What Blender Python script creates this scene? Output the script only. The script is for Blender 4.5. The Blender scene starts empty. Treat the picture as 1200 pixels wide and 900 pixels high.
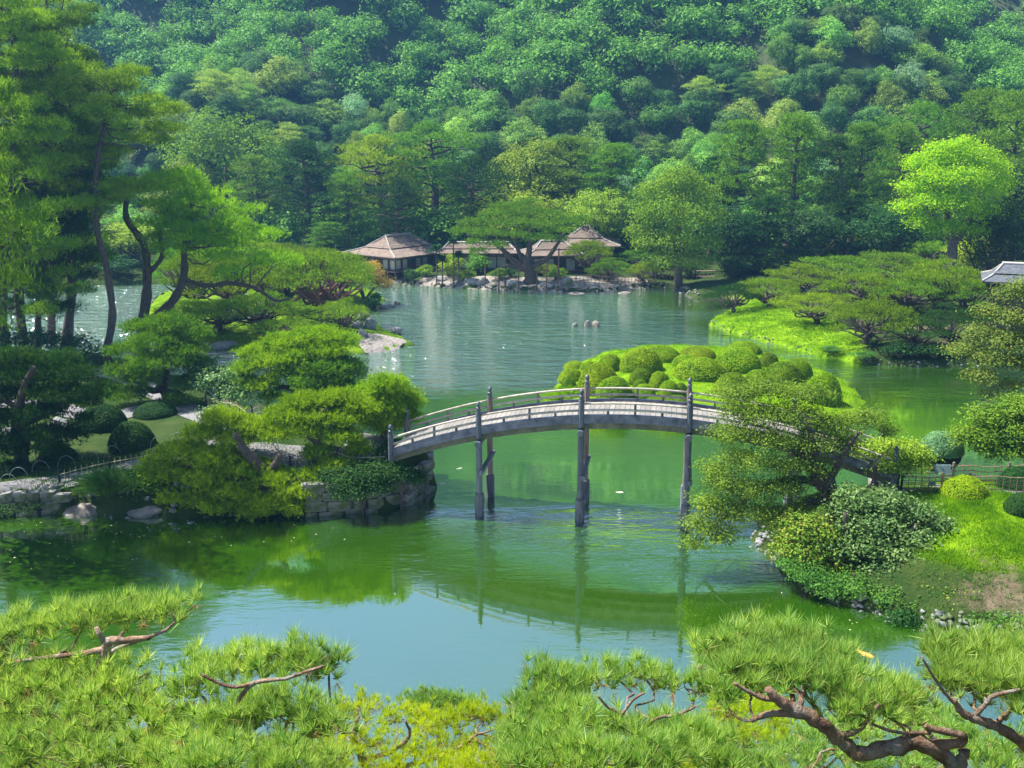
import bpy, math, random
import numpy as np
from mathutils import Vector
random.seed(7)
SC = bpy.context.scene
COL = SC.collection
PI = math.pi
# ------------------------------------------------------------------ camera
H = 18.0; F = 1150.0; PITCH = math.atan(280/1150)
cd = bpy.data.cameras.new('camera'); cam = bpy.data.objects.new('camera', cd); COL.objects.link(cam)
cam.location = (0, 0, H); cam.rotation_euler = (PI/2-PITCH, 0, 0)
cd.sensor_width = 36; cd.lens = 36*F/1200; cd.clip_start = 0.1; cd.clip_end = 5000
SC.camera = cam
# ------------------------------------------------------------------ sky, sun, exposure
SUN_EL = math.radians(58); SUN_AZ = math.radians(-72)      # azimuth from +Y towards +X
w = bpy.data.worlds.new('World'); SC.world = w; w.use_nodes = True
nt = w.node_tree; bg = nt.nodes['Background']
sky = nt.nodes.new('ShaderNodeTexSky'); sky.sky_type = 'NISHITA'; sky.sun_disc = False
sky.sun_elevation = SUN_EL; sky.sun_rotation = SUN_AZ; sky.air_density = 1.0; sky.dust_density = 1.0; sky.ozone_density = 1.5
nt.links.new(sky.outputs[0], bg.inputs[0]); bg.inputs[1].default_value = 0.085
sd = bpy.data.lights.new('sun', 'SUN'); sd.energy = 5.0; sd.angle = math.radians(0.53); sd.color = (1, .95, .84)
sun = bpy.data.objects.new('sun', sd); COL.objects.link(sun)
sv = Vector((math.sin(SUN_AZ)*math.cos(SUN_EL), math.cos(SUN_AZ)*math.cos(SUN_EL), math.sin(SUN_EL)))
sun.rotation_euler = sv.to_track_quat('Z', 'Y').to_euler(); sun.location = (0, 0, 60)
SC.view_settings.view_transform = 'Standard'; SC.view_settings.look = 'None'
SC.view_settings.gamma = 1; SC.view_settings.exposure = 1.5
SC.cycles.max_bounces = 8; SC.cycles.transparent_max_bounces = 4; SC.cycles.volume_bounces = 0
# ------------------------------------------------------------------ photograph-measured placement
fwd = np.array([0, math.cos(PITCH), -math.sin(PITCH)]); upv = np.array([0, math.sin(PITCH), math.cos(PITCH)])
CAM = np.array([0, 0, H])
def ray(x, y): return fwd + np.array([(x-600)/F, 0, 0]) - (y-450)/F*upv
def P(x, y, z=0.0):
    d = ray(x, y); return CAM + d*((z-H)/d[2])
def PY(x, y, Y):
    d = ray(x, y); return CAM + d*(Y/d[1])
def ppm(q): return F/((np.array(q)-CAM)@fwd)
def prj(q):
    d = np.array(q)-CAM; k = d@fwd; return 600+F*d[0]/k, 450-F*(d@upv)/k

# ------------------------------------------------------------------ object helpers
def mesh_np(name, parts, smooth=False):
    """parts: list of (V (n,3), F (m,k))"""
    vs = []; li = []; lt = []; off = 0
    for V, Fc in parts:
        V = np.asarray(V, dtype=np.float32); Fc = np.asarray(Fc, dtype=np.int64)
        vs.append(V); li.append((Fc+off).ravel()); lt.append(np.full(len(Fc), Fc.shape[1])); off += len(V)
    V = np.concatenate(vs); li = np.concatenate(li).astype(np.int32); lt = np.concatenate(lt).astype(np.int32)
    me = bpy.data.meshes.new(name)
    me.vertices.add(len(V)); me.vertices.foreach_set('co', V.ravel())
    me.loops.add(len(li)); me.loops.foreach_set('vertex_index', li)
    me.polygons.add(len(lt)); me.polygons.foreach_set('loop_start', np.concatenate([[0], np.cumsum(lt)[:-1]]).astype(np.int32))
    try: me.polygons.foreach_set('loop_total', lt)
    except Exception: pass
    if smooth: me.polygons.foreach_set('use_smooth', np.ones(len(lt), dtype=bool))
    me.update(calc_edges=True)
    return me
class MB:
    def __init__(s): s.v = []; s.f = []
    def add(s, V, Fs):
        o = len(s.v); s.v += [tuple(float(c) for c in p) for p in V]; s.f += [tuple(o+i for i in f) for f in Fs]; return s
    def box(s, c, sz, rz=0.0, taper=1.0):
        x, y, z = sz[0]/2, sz[1]/2, sz[2]/2; V = []
        for k, t in ((-z, 1.0), (z, taper)):
            for a, b in ((-x, -y), (x, -y), (x, y), (-x, y)):
                a *= t; b *= t
                V.append((c[0]+a*math.cos(rz)-b*math.sin(rz), c[1]+a*math.sin(rz)+b*math.cos(rz), c[2]+k))
        return s.add(V, [(3, 2, 1, 0), (4, 5, 6, 7), (0, 1, 5, 4), (1, 2, 6, 5), (2, 3, 7, 6), (3, 0, 4, 7)])
    def hexa(s, b, t):
        return s.add(list(b)+list(t), [(3, 2, 1, 0), (4, 5, 6, 7), (0, 1, 5, 4), (1, 2, 6, 5), (2, 3, 7, 6), (3, 0, 4, 7)])
    def tube(s, pts, r, n=6, cap=True):
        pts = [Vector(p) for p in pts]; m = len(pts)
        if not hasattr(r, '__len__'): r = [r]*m
        o = len(s.v); pr = None
        for i, p in enumerate(pts):
            t = (pts[min(i+1, m-1)]-pts[max(i-1, 0)]); t = t.normalized() if t.length > 1e-9 else Vector((0, 0, 1))
            if pr is None: pr = t.orthogonal().normalized()
            else:
                pr = pr - t*pr.dot(t); pr = pr.normalized() if pr.length > 1e-6 else t.orthogonal().normalized()
            b = t.cross(pr)
            for k in range(n):
                a = 2*PI*k/n; q = p + (pr*math.cos(a)+b*math.sin(a))*r[i]; s.v.append(tuple(q))
        for i in range(m-1):
            for k in range(n):
                a, b2 = o+i*n+k, o+i*n+(k+1) % n; s.f.append((a, b2, b2+n, a+n))
        if cap:
            s.f.append(tuple(o+k for k in range(n))[::-1]); s.f.append(tuple(o+(m-1)*n+k for k in range(n)))
        return s
    def lathe(s, c, prof, n=12):
        o = len(s.v)
        for r, z in prof:
            for k in range(n): a = 2*PI*k/n; s.v.append((c[0]+r*math.cos(a), c[1]+r*math.sin(a), c[2]+z))
        for i in range(len(prof)-1):
            for k in range(n): a, b = o+i*n+k, o+i*n+(k+1) % n; s.f.append((a, b, b+n, a+n))
        s.f.append(tuple(o+k for k in range(n))[::-1]); s.f.append(tuple(o+(len(prof)-1)*n+k for k in range(n)))
        return s
    def mesh(s, name, smooth=False):
        me = bpy.data.meshes.new(name); me.from_pydata(s.v, [], s.f)
        if smooth: me.polygons.foreach_set('use_smooth', [True]*len(me.polygons))
        me.update(); return me
def link(name, me, mat=None, parent=None, loc=None, rz=0.0, sc=None):
    o = bpy.data.objects.new(name, me); COL.objects.link(o)
    if mat is not None and me is not None and len(me.materials) == 0: me.materials.append(mat)
    if parent is not None: o.parent = parent
    if loc is not None: o.location = [float(c) for c in loc]
    if rz: o.rotation_euler = (0, 0, rz)
    if sc is not None: o.scale = sc if hasattr(sc, '__len__') else (sc, sc, sc)
    return o
def tag(o, label, cat, group=None, kind=None):
    if label: o['label'] = label
    if cat: o['category'] = cat
    if group: o['group'] = group
    if kind: o['kind'] = kind
    return o
def empty(name, label, cat, loc, group=None, rz=0.0, sc=None):
    return tag(link(name, None, loc=loc, rz=rz, sc=sc), label, cat, group)
def struct(name, me, mat):
    o = link(name, me, mat); o['kind'] = 'structure'; return o
def smooth_pts(pts, k=4):
    """Catmull-Rom through points with radius: (x,y,z,r)"""
    A = np.array(pts, dtype=float); n = len(A)
    if n < 3: return A
    out = []
    for i in range(n-1):
        p0 = A[max(i-1, 0)]; p1 = A[i]; p2 = A[i+1]; p3 = A[min(i+2, n-1)]
        for j in range(k):
            t = j/k; out.append(.5*((2*p1)+(-p0+p2)*t+(2*p0-5*p1+4*p2-p3)*t*t+(-p0+3*p1-3*p2+p3)*t**3))
    out.append(A[-1]); return np.array(out)

# ------------------------------------------------------------------ materials
def newmat(name):
    m = bpy.data.materials.new(name); m.use_nodes = True; n = m.node_tree
    for x in list(n.nodes): n.nodes.remove(x)
    out = n.nodes.new('ShaderNodeOutputMaterial'); return m, n, out
def N(n, t, **kw):
    x = n.nodes.new(t)
    for k, v in kw.items(): setattr(x, k, v)
    return x
def mixc(n, fac, a, b, mode='MIX'):
    x = n.nodes.new('ShaderNodeMix'); x.data_type = 'RGBA'; x.blend_type = mode
    for s, v in ((0, fac), (6, a), (7, b)):
        if isinstance(v, bpy.types.NodeSocket): n.links.new(v, x.inputs[s])
        elif s == 0: x.inputs[0].default_value = v
        else: x.inputs[s].default_value = (*v, 1)
    return x.outputs[2]
def ramp(n, fac, lo, hi):
    x = n.nodes.new('ShaderNodeMapRange'); x.inputs[1].default_value = lo; x.inputs[2].default_value = hi
    n.links.new(fac, x.inputs[0]); return x.outputs[0]
def noise(n, scale, detail=3, vec=None, rough=.5):
    x = n.nodes.new('ShaderNodeTexNoise'); x.inputs['Scale'].default_value = scale; x.inputs['Detail'].default_value = detail
    x.inputs['Roughness'].default_value = rough
    if vec is not None: n.links.new(vec, x.inputs['Vector'])
    return x.outputs[0]
def foliage(name, a, b, hue=.03, transl=.27, gloss=.06, val=.25, clump=.28, cscale=.8):
    """a,b: two leaf colours of the plant, every leaf somewhere between"""
    m, n, out = newmat(name)
    g = N(n, 'ShaderNodeNewGeometry'); oi = N(n, 'ShaderNodeObjectInfo')
    c = mixc(n, g.outputs['Random Per Island'], a, b)
    hs = N(n, 'ShaderNodeHueSaturation'); n.links.new(c, hs.inputs['Color'])
    mr = n.nodes.new('ShaderNodeMapRange'); mr.inputs[3].default_value = .5-hue; mr.inputs[4].default_value = .5+hue
    n.links.new(oi.outputs['Random'], mr.inputs[0]); n.links.new(mr.outputs[0], hs.inputs['Hue'])
    mv = n.nodes.new('ShaderNodeMath'); mv.operation = 'FRACT'
    mm = n.nodes.new('ShaderNodeMath'); mm.operation = 'MULTIPLY'; mm.inputs[1].default_value = 7.13
    n.links.new(oi.outputs['Random'], mm.inputs[0]); n.links.new(mm.outputs[0], mv.inputs[0])
    m2 = n.nodes.new('ShaderNodeMapRange'); m2.inputs[3].default_value = 1-val; m2.inputs[4].default_value = 1+val
    n.links.new(mv.outputs[0], m2.inputs[0]); n.links.new(m2.outputs[0], hs.inputs['Value'])
    ns = noise(n, cscale, 3, N(n, 'ShaderNodeTexCoord').outputs['Object'], .6); h0 = N(n, 'ShaderNodeHueSaturation'); n.links.new(hs.outputs[0], h0.inputs['Color'])
    m4 = n.nodes.new('ShaderNodeMapRange'); m4.inputs[1].default_value = .3; m4.inputs[2].default_value = .7; m4.inputs[3].default_value = 1-clump; m4.inputs[4].default_value = 1+clump
    n.links.new(ns, m4.inputs[0]); n.links.new(m4.outputs[0], h0.inputs['Value'])
    m5 = n.nodes.new('ShaderNodeMapRange'); m5.inputs[1].default_value = .3; m5.inputs[2].default_value = .7; m5.inputs[3].default_value = .515; m5.inputs[4].default_value = .485
    n.links.new(ns, m5.inputs[0]); n.links.new(m5.outputs[0], h0.inputs['Hue']); col = h0.outputs[0]
    p = N(n, 'ShaderNodeBsdfPrincipled'); n.links.new(col, p.inputs['Base Color']); p.inputs['Roughness'].default_value = .55
    p.inputs['Specular IOR Level'].default_value = gloss
    t = N(n, 'ShaderNodeBsdfTranslucent'); h2 = N(n, 'ShaderNodeHueSaturation'); n.links.new(col, h2.inputs['Color'])
    h2.inputs['Hue'].default_value = .485; h2.inputs['Saturation'].default_value = 1.1; h2.inputs['Value'].default_value = 1.6
    n.links.new(h2.outputs[0], t.inputs[0])
    mx = N(n, 'ShaderNodeMixShader'); mx.inputs[0].default_value = transl
    n.links.new(p.outputs[0], mx.inputs[1]); n.links.new(t.outputs[0], mx.inputs[2]); n.links.new(mx.outputs[0], out.inputs[0])
    return m
def surf(name, a, b, scale=2.0, rough=.8, bump=.3, spec=.3, lo=.35, hi=.65, stretch=None, c3=None, s3=.4):
    m, n, out = newmat(name)
    tc = N(n, 'ShaderNodeTexCoord'); vec = tc.outputs['Object']
    if stretch:
        mp = N(n, 'ShaderNodeMapping'); mp.inputs['Scale'].default_value = stretch; n.links.new(vec, mp.inputs[0]); vec = mp.outputs[0]
    f = noise(n, scale, 6, vec, .62); c = mixc(n, ramp(n, f, lo, hi), a, b)
    if c3:
        f3 = noise(n, s3, 4, vec, .6); c = mixc(n, ramp(n, f3, .5, .62), c, c3)
    g = N(n, 'ShaderNodeObjectInfo'); hs = N(n, 'ShaderNodeHueSaturation'); n.links.new(c, hs.inputs['Color'])
    m2 = n.nodes.new('ShaderNodeMapRange'); m2.inputs[3].default_value = .82; m2.inputs[4].default_value = 1.18
    n.links.new(g.outputs['Random'], m2.inputs[0]); n.links.new(m2.outputs[0], hs.inputs['Value'])
    p = N(n, 'ShaderNodeBsdfPrincipled'); n.links.new(hs.outputs[0], p.inputs['Base Color'])
    p.inputs['Roughness'].default_value = rough; p.inputs['Specular IOR Level'].default_value = spec
    bp = N(n, 'ShaderNodeBump'); bp.inputs['Strength'].default_value = bump; bp.inputs['Distance'].default_value = .06
    n.links.new(noise(n, scale*4, 5, vec, .65), bp.inputs['Height']); n.links.new(bp.outputs[0], p.inputs['Normal'])
    n.links.new(p.outputs[0], out.inputs[0]); return m
M = {}
M['hill_a'] = foliage('leaf_hill_mid_green', (0.100, 0.229, 0.035), (0.198, 0.365, 0.057), hue=.03, val=.3)
M['hill_b'] = foliage('leaf_hill_dark_green', (0.046, 0.124, 0.032), (0.110, 0.229, 0.049), hue=.02, val=.25)
M['hill_c'] = foliage('leaf_hill_light_green', (0.164, 0.319, 0.046), (0.287, 0.468, 0.088), hue=.03, val=.25)
M['hill_d'] = foliage('leaf_hill_grey_green', (0.145, 0.287, 0.133), (0.253, 0.455, 0.201), hue=.02, val=.2)
M['hill_e'] = foliage('leaf_hill_yellow_olive', (0.088, 0.174, 0.022), (0.135, 0.238, 0.044), hue=.02, val=.2)
M['pine_d'] = foliage('needles_dark', (0.015, 0.057, 0.011), (0.039, 0.105, 0.015), hue=.012, val=.15)
M['pine_m'] = foliage('needles_mid', (0.066, 0.172, 0.015), (0.150, 0.292, 0.020), hue=.015, val=.15)
M['pine_l'] = foliage('needles_bright', (0.129, 0.264, 0.009), (0.258, 0.389, 0.014), hue=.012, val=.12)
M['pine_y'] = foliage('needles_yellow_green', (0.150, 0.342, 0.009), (0.237, 0.455, 0.014), hue=.01, val=.1)
M['broad_m'] = foliage('leaf_mid', (0.090, 0.182, 0.013), (0.180, 0.289, 0.026), hue=.02, val=.15)
M['broad_l'] = foliage('leaf_light', (0.159, 0.284, 0.017), (0.302, 0.404, 0.044), hue=.015, val=.1)
M['broad_d'] = foliage('leaf_dark', (0.021, 0.065, 0.016), (0.048, 0.119, 0.027), hue=.015, val=.15)
M['yellow'] = foliage('leaf_yellow_green', (0.199, 0.399, 0.008), (0.325, 0.519, 0.019), hue=.005, val=.05, transl=.45)
M['maple'] = foliage('leaf_orange_tinted', (.16, .17, .03), (.30, .20, .05), hue=.01, val=.1)
M['gold'] = foliage('leaf_golden', (.35, .24, .02), (.45, .32, .03), hue=.01, val=.1)
M['azalea'] = foliage('leaf_azalea', (0.119, 0.241, 0.004), (0.224, 0.349, 0.010), hue=.012, val=.14, transl=.3)
M['azalea_b'] = foliage('leaf_azalea_olive', (0.073, 0.159, 0.005), (0.152, 0.246, 0.009), hue=.012, val=.12, transl=.3)
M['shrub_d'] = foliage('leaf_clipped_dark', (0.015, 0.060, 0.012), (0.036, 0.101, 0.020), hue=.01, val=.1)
M['rhodo'] = foliage('leaf_grey_glossy', (.045, .13, .02), (.18, .30, .09), hue=.01, val=.05, gloss=.25)
M['bush_brown'] = foliage('leaf_dry_mixed', (.09, .24, .015), (.26, .28, .05), hue=.01, val=.05)
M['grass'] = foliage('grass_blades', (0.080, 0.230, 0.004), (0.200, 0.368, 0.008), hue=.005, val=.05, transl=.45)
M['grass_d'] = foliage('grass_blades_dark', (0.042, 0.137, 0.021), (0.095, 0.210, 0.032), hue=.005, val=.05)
M['fg_needle'] = foliage('near_needles_green', (.04, .19, .015), (.46, .57, .14), hue=.01, val=.06, transl=.35, gloss=.3)  # pale end paints needle highlights, dark end the shaded gaps
M['fg_needle_y'] = foliage('near_needles_yellow', (.22, .36, .015), (.42, .50, .05), hue=.008, val=.06, transl=.4)
M['fg_bark'] = surf('near_pine_bark', (.13, .065, .04), (.40, .26, .17), scale=9, bump=1.0, rough=.9, c3=(.34, .30, .25), s3=5)
M['bark'] = surf('bark_grey_brown', (.05, .038, .03), (.14, .115, .095), scale=5, bump=.9, rough=.9, stretch=(3, 3, .6))
M['bark_l'] = surf('bark_pale', (.10, .08, .065), (.24, .20, .17), scale=4, bump=.8, rough=.9)
M['bark_r'] = surf('bark_reddish', (.10, .045, .04), (.22, .11, .09), scale=4, bump=.8, rough=.9)
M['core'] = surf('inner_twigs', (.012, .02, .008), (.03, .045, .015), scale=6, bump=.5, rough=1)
M['rock'] = surf('rock_grey', (.10, .11, .12), (.30, .30, .31), scale=1.6, bump=1.0, rough=.85, c3=(.10, .13, .05), s3=1.2)
M['rock_w'] = surf('rock_warm', (.13, .11, .095), (.28, .25, .22), scale=2.2, bump=1.0, rough=.85)
M['stone'] = surf('stone_block_mossy', (.13, .13, .125), (.33, .32, .30), scale=1.8, bump=1.0, rough=.9, c3=(.08, .11, .04), s3=.9)
M['gravel'] = surf('gravel_path', (.14, .14, .15), (.28, .27, .28), scale=7, bump=.8, rough=.95)
M['sand'] = surf('pale_sand', (.15, .135, .115), (.25, .225, .195), scale=3, bump=.4, rough=.95)
M['pebble'] = surf('beach_pebbles', (.17, .15, .14), (.33, .29, .27), scale=4, bump=.9, rough=.9)
M['post_dark'] = surf('weathered_wood_shaded', (.06, .07, .09), (.15, .17, .20), scale=3, bump=.5, rough=.7, stretch=(4, 4, .5))  # blue-dark tone puts the near side's backlit shadow into the wood
M['post_brown'] = surf('weathered_brown_wood', (.13, .10, .09), (.26, .20, .18), scale=3, bump=.5, rough=.75, stretch=(4, 4, .5))
M['rail'] = surf('pale_rail_wood', (.30, .27, .22), (.50, .46, .38), scale=4, bump=.3, rough=.7)
M['fascia'] = surf('grey_fascia_wood', (.07, .08, .11), (.19, .20, .25), scale=2.5, bump=.5, rough=.7)
M['beam'] = surf('shaded_green_girder_wood', (.07, .075, .05), (.16, .16, .11), scale=2, bump=.5, rough=.85)  # greenish shadow below the deck is put into this girder colour
M['plank'] = surf('sun_bleached_plank', (.15, .14, .13), (.27, .25, .235), scale=5, bump=.4, rough=.8, stretch=(1, 4, 1))
M['bronze'] = surf('dark_bronze_cap', (.03, .04, .05), (.10, .12, .14), scale=6, bump=.2, rough=.4, spec=.6)
M['bamboo'] = surf('dry_bamboo', (.28, .23, .14), (.48, .41, .27), scale=5, bump=.2, rough=.6)
M['bamboo_d'] = surf('aged_brown_bamboo', (.17, .10, .07), (.32, .21, .14), scale=5, bump=.2, rough=.6)
M['hoop'] = surf('grey_bamboo_hoop', (.22, .25, .25), (.36, .40, .40), scale=5, bump=.2, rough=.5)
M['black'] = surf('charred_post', (.015, .015, .018), (.05, .05, .055), scale=5, bump=.4, rough=.7)
M['roof'] = surf('shingle_roof', (.115, .086, .068), (.20, .155, .128), scale=1.5, bump=.8, rough=.9, stretch=(1, 1, 5))
M['ridge'] = surf('pale_ridge_tiles', (.30, .28, .27), (.42, .40, .38), scale=4, bump=.2, rough=.7)
M['rooftile'] = surf('grey_tile_roof', (.045, .05, .06), (.10, .11, .13), scale=3, bump=.5, rough=.6)
M['wood_dk'] = surf('dark_teahouse_wood', (.065, .038, .028), (.14, .085, .062), scale=3, bump=.3, rough=.7)
M['wood_red'] = surf('red_brown_boards', (.14, .045, .035), (.24, .09, .07), scale=3, bump=.3, rough=.7)
M['shoji'] = surf('paper_screen', (.42, .42, .40), (.56, .56, .53), scale=1, bump=.0, rough=.9)
M['inner'] = surf('dim_room_wall', (.05, .045, .04), (.09, .08, .07), scale=1, bump=.0, rough=.9)  # gloom of the open rooms is put into this dark colour
M['plaster'] = surf('cream_plaster', (.45, .42, .34), (.58, .54, .45), scale=1, bump=.1, rough=.9)
M['sign'] = surf('grey_green_sign_board', (.07, .11, .11), (.12, .17, .17), scale=3, bump=.1, rough=.5)
M['koi'] = surf('orange_koi', (.75, .20, .02), (.85, .32, .05), scale=8, bump=.1, rough=.3)
M['koi_w'] = surf('pale_koi', (.62, .62, .50), (.75, .74, .60), scale=8, bump=.1, rough=.3)

def ground_mat():
    m, n, out = newmat('garden_ground')
    g = N(n, 'ShaderNodeNewGeometry'); v = g.outputs['Position']
    grass = mixc(n, ramp(n, noise(n, .9, 6, v, .65), .35, .65), (.08, .18, .004), (.17, .28, .006))
    shaded_moss = mixc(n, ramp(n, noise(n, .7, 6, v, .6), .3, .7), (.018, .045, .01), (.05, .07, .02))  # ground cover darkened in colour to carry the left pines' deep shade
    dirt = mixc(n, ramp(n, noise(n, 2.0, 5, v, .6), .3, .7), (.10, .075, .05), (.20, .15, .11))
    at = N(n, 'ShaderNodeAttribute', attribute_name='cover')   # r: lawn, g: bare soil
    sp = N(n, 'ShaderNodeSeparateColor'); n.links.new(at.outputs['Color'], sp.inputs[0])
    c = mixc(n, sp.outputs[0], shaded_moss, grass)
    a = N(n, 'ShaderNodeMath', operation='ADD'); n.links.new(sp.outputs[1], a.inputs[0])
    nn = noise(n, .35, 5, v, .65); b = N(n, 'ShaderNodeMath', operation='SUBTRACT'); n.links.new(nn, b.inputs[0]); b.inputs[1].default_value = .5
    n.links.new(b.outputs[0], a.inputs[1]); c = mixc(n, ramp(n, a.outputs[0], .45, .6), c, dirt)
    p = N(n, 'ShaderNodeBsdfPrincipled'); n.links.new(c, p.inputs['Base Color']); p.inputs['Roughness'].default_value = .95
    p.inputs['Specular IOR Level'].default_value = .04
    bp = N(n, 'ShaderNodeBump'); bp.inputs['Strength'].default_value = .9; bp.inputs['Distance'].default_value = .12
    n.links.new(noise(n, 5, 6, v, .7), bp.inputs['Height']); n.links.new(bp.outputs[0], p.inputs['Normal'])
    n.links.new(p.outputs[0], out.inputs[0]); return m
def water_mat():
    m, n, out = newmat('green_pond_water')
    g = N(n, 'ShaderNodeNewGeometry'); v = g.outputs['Position']
    body = mixc(n, ramp(n, noise(n, .05, 3, v), .35, .65), (.016, .064, .0002), (.030, .088, .0004))
    p = N(n, 'ShaderNodeBsdfDiffuse'); n.links.new(body, p.inputs['Color']); gl = N(n, 'ShaderNodeBsdfGlossy'); gl.inputs['Roughness'].default_value = .035; gl.inputs['Color'].default_value = (.93, .97, 1, 1)
    # wind ripples: long crests across the view, present in patches
    mp = N(n, 'ShaderNodeMapping'); mp.inputs['Scale'].default_value = (.55, 1.5, 1); mp.inputs['Rotation'].default_value = (0, 0, .22); n.links.new(v, mp.inputs[0])
    w1 = noise(n, 2.6, 3, mp.outputs[0], .6)
    mp2 = N(n, 'ShaderNodeMapping'); mp2.inputs['Scale'].default_value = (.5, 1.2, 1); mp2.inputs['Rotation'].default_value = (0, 0, -.3); n.links.new(v, mp2.inputs[0])
    w2 = noise(n, .8, 2, mp2.outputs[0], .5)
    ad = N(n, 'ShaderNodeMath', operation='MULTIPLY_ADD'); n.links.new(w1, ad.inputs[0]); ad.inputs[1].default_value = .45; n.links.new(w2, ad.inputs[2])
    mp3 = N(n, 'ShaderNodeMapping'); mp3.inputs['Scale'].default_value = (.045, .10, 1); mp3.inputs['Location'].default_value = (3.1, 1.7, 0); n.links.new(v, mp3.inputs[0])
    mask = ramp(n, noise(n, 1.0, 2, mp3.outputs[0], .5), .44, .60)
    # distance out on the open lake: wind is stronger there
    sx = N(n, 'ShaderNodeSeparateXYZ'); n.links.new(v, sx.inputs[0])
    far = ramp(n, sx.outputs[1], 62, 80)
    right = ramp(n, sx.outputs[0], 22, 12)
    fr = N(n, 'ShaderNodeMath', operation='MULTIPLY'); n.links.new(far, fr.inputs[0]); n.links.new(right, fr.inputs[1])
    mk = N(n, 'ShaderNodeMath', operation='MULTIPLY_ADD'); n.links.new(mask, mk.inputs[0]); mk.inputs[1].default_value = .55
    f2 = N(n, 'ShaderNodeMath', operation='MULTIPLY_ADD'); n.links.new(fr.outputs[0], f2.inputs[0]); f2.inputs[1].default_value = 1.5; f2.inputs[2].default_value = .06
    n.links.new(f2.outputs[0], mk.inputs[2])
    b1 = ramp(n, sx.outputs[1], 37.5, 41); b2 = ramp(n, sx.outputs[1], 48.5, 45.5); b3 = ramp(n, sx.outputs[0], -9, -3)
    q1 = N(n, 'ShaderNodeMath', operation='MULTIPLY'); n.links.new(b1, q1.inputs[0]); n.links.new(b2, q1.inputs[1])
    q2 = N(n, 'ShaderNodeMath', operation='MULTIPLY'); n.links.new(q1.outputs[0], q2.inputs[0]); n.links.new(b3, q2.inputs[1])
    calm = ramp(n, sx.outputs[1], 66, 80); q3 = N(n, 'ShaderNodeMath', operation='MULTIPLY_ADD', use_clamp=True); n.links.new(calm, q3.inputs[0]); q3.inputs[1].default_value = .85; q3.inputs[2].default_value = .16
    q4 = N(n, 'ShaderNodeMath', operation='ADD'); n.links.new(q3.outputs[0], q4.inputs[0]); n.links.new(q2.outputs[0], q4.inputs[1])
    q5 = N(n, 'ShaderNodeMath', operation='MULTIPLY'); n.links.new(mk.outputs[0], q5.inputs[0]); n.links.new(q4.outputs[0], q5.inputs[1])
    q6 = N(n, 'ShaderNodeMath', operation='MULTIPLY_ADD'); n.links.new(q2.outputs[0], q6.inputs[0]); q6.inputs[1].default_value = .25; n.links.new(q5.outputs[0], q6.inputs[2]); mk = q6
    nr = ramp(n, sx.outputs[1], 36, 46); m7 = N(n, 'ShaderNodeMath', operation='MULTIPLY_ADD'); n.links.new(nr, m7.inputs[0]); m7.inputs[1].default_value = .35; m7.inputs[2].default_value = .65
    m8 = N(n, 'ShaderNodeMath', operation='MULTIPLY'); n.links.new(m7.outputs[0], m8.inputs[0]); n.links.new(mk.outputs[0], m8.inputs[1]); mk = m8
    bp = N(n, 'ShaderNodeBump'); bp.inputs['Distance'].default_value = .30; n.links.new(mk.outputs[0], bp.inputs['Strength'])
    n.links.new(ad.outputs[0], bp.inputs['Height']); n.links.new(bp.outputs[0], gl.inputs['Normal'])
    lw = N(n, 'ShaderNodeFresnel'); lw.inputs['IOR'].default_value = 1.9; n.links.new(bp.outputs[0], lw.inputs['Normal'])
    fa = N(n, 'ShaderNodeMath', operation='MULTIPLY_ADD', use_clamp=True); n.links.new(lw.outputs[0], fa.inputs[0]); fa.inputs[1].default_value = 1.5; fa.inputs[2].default_value = .22
    mx = N(n, 'ShaderNodeMixShader'); n.links.new(fa.outputs[0], mx.inputs[0]); n.links.new(p.outputs[0], mx.inputs[1]); n.links.new(gl.outputs[0], mx.inputs[2])
    n.links.new(mx.outputs[0], out.inputs[0]); return m
M['ground'] = ground_mat(); M['water'] = water_mat()

# ------------------------------------------------------------------ land and water
def px_poly(pts): return np.array([P(*p)[:2] for p in pts])
A_POLY = px_poly([(-700, 690), (-100, 606), (0, 602), (60, 600), (130, 604), (200, 606), (300, 602), (380, 602), (440, 598), (480, 589), (503, 575), (500, 563), (470, 556), (420, 550), (360, 540), (320, 522), (285, 495), (255, 480), (228, 462), (180, 440), (120, 428), (0, 420), (-500, 418)])
B_POLY = px_poly([(486, 403), (470, 396), (448, 385), (430, 372), (438, 362), (452, 352), (438, 342), (400, 338), (330, 336), (250, 338), (190, 345), (172, 360), (160, 385), (175, 400), (215, 412), (250, 409), (300, 415), (360, 416), (420, 415), (460, 411)])
C_POLY = np.vstack([px_poly([(-700, 333), (0, 335), (150, 334), (300, 331), (400, 331), (455, 330), (480, 334), (560, 339), (700, 343), (745, 338), (795, 336), (812, 349), (838, 347), (850, 352), (880, 354), (870, 362), (842, 372), (833, 380), (850, 388), (900, 402), (960, 417), (1000, 425), (1050, 429), (1100, 430), (1150, 428), (1250, 423), (1800, 420)]), [[260, 400], [-260, 400]]])
E_POLY = np.vstack([px_poly([(1600, 860), (1300, 790), (1200, 754), (1100, 742), (1020, 717), (950, 688), (905, 655), (885, 630), (895, 608), (930, 592), (985, 583), (1040, 580), (1100, 577)]), [[60, 50]]])
F_POLY = px_poly([(654, 447), (650, 462), (662, 478), (700, 490), (760, 500), (850, 508), (950, 505), (1008, 492), (1012, 470), (990, 448), (950, 430), (900, 417), (840, 409), (760, 407), (705, 416), (672, 430)])
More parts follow.
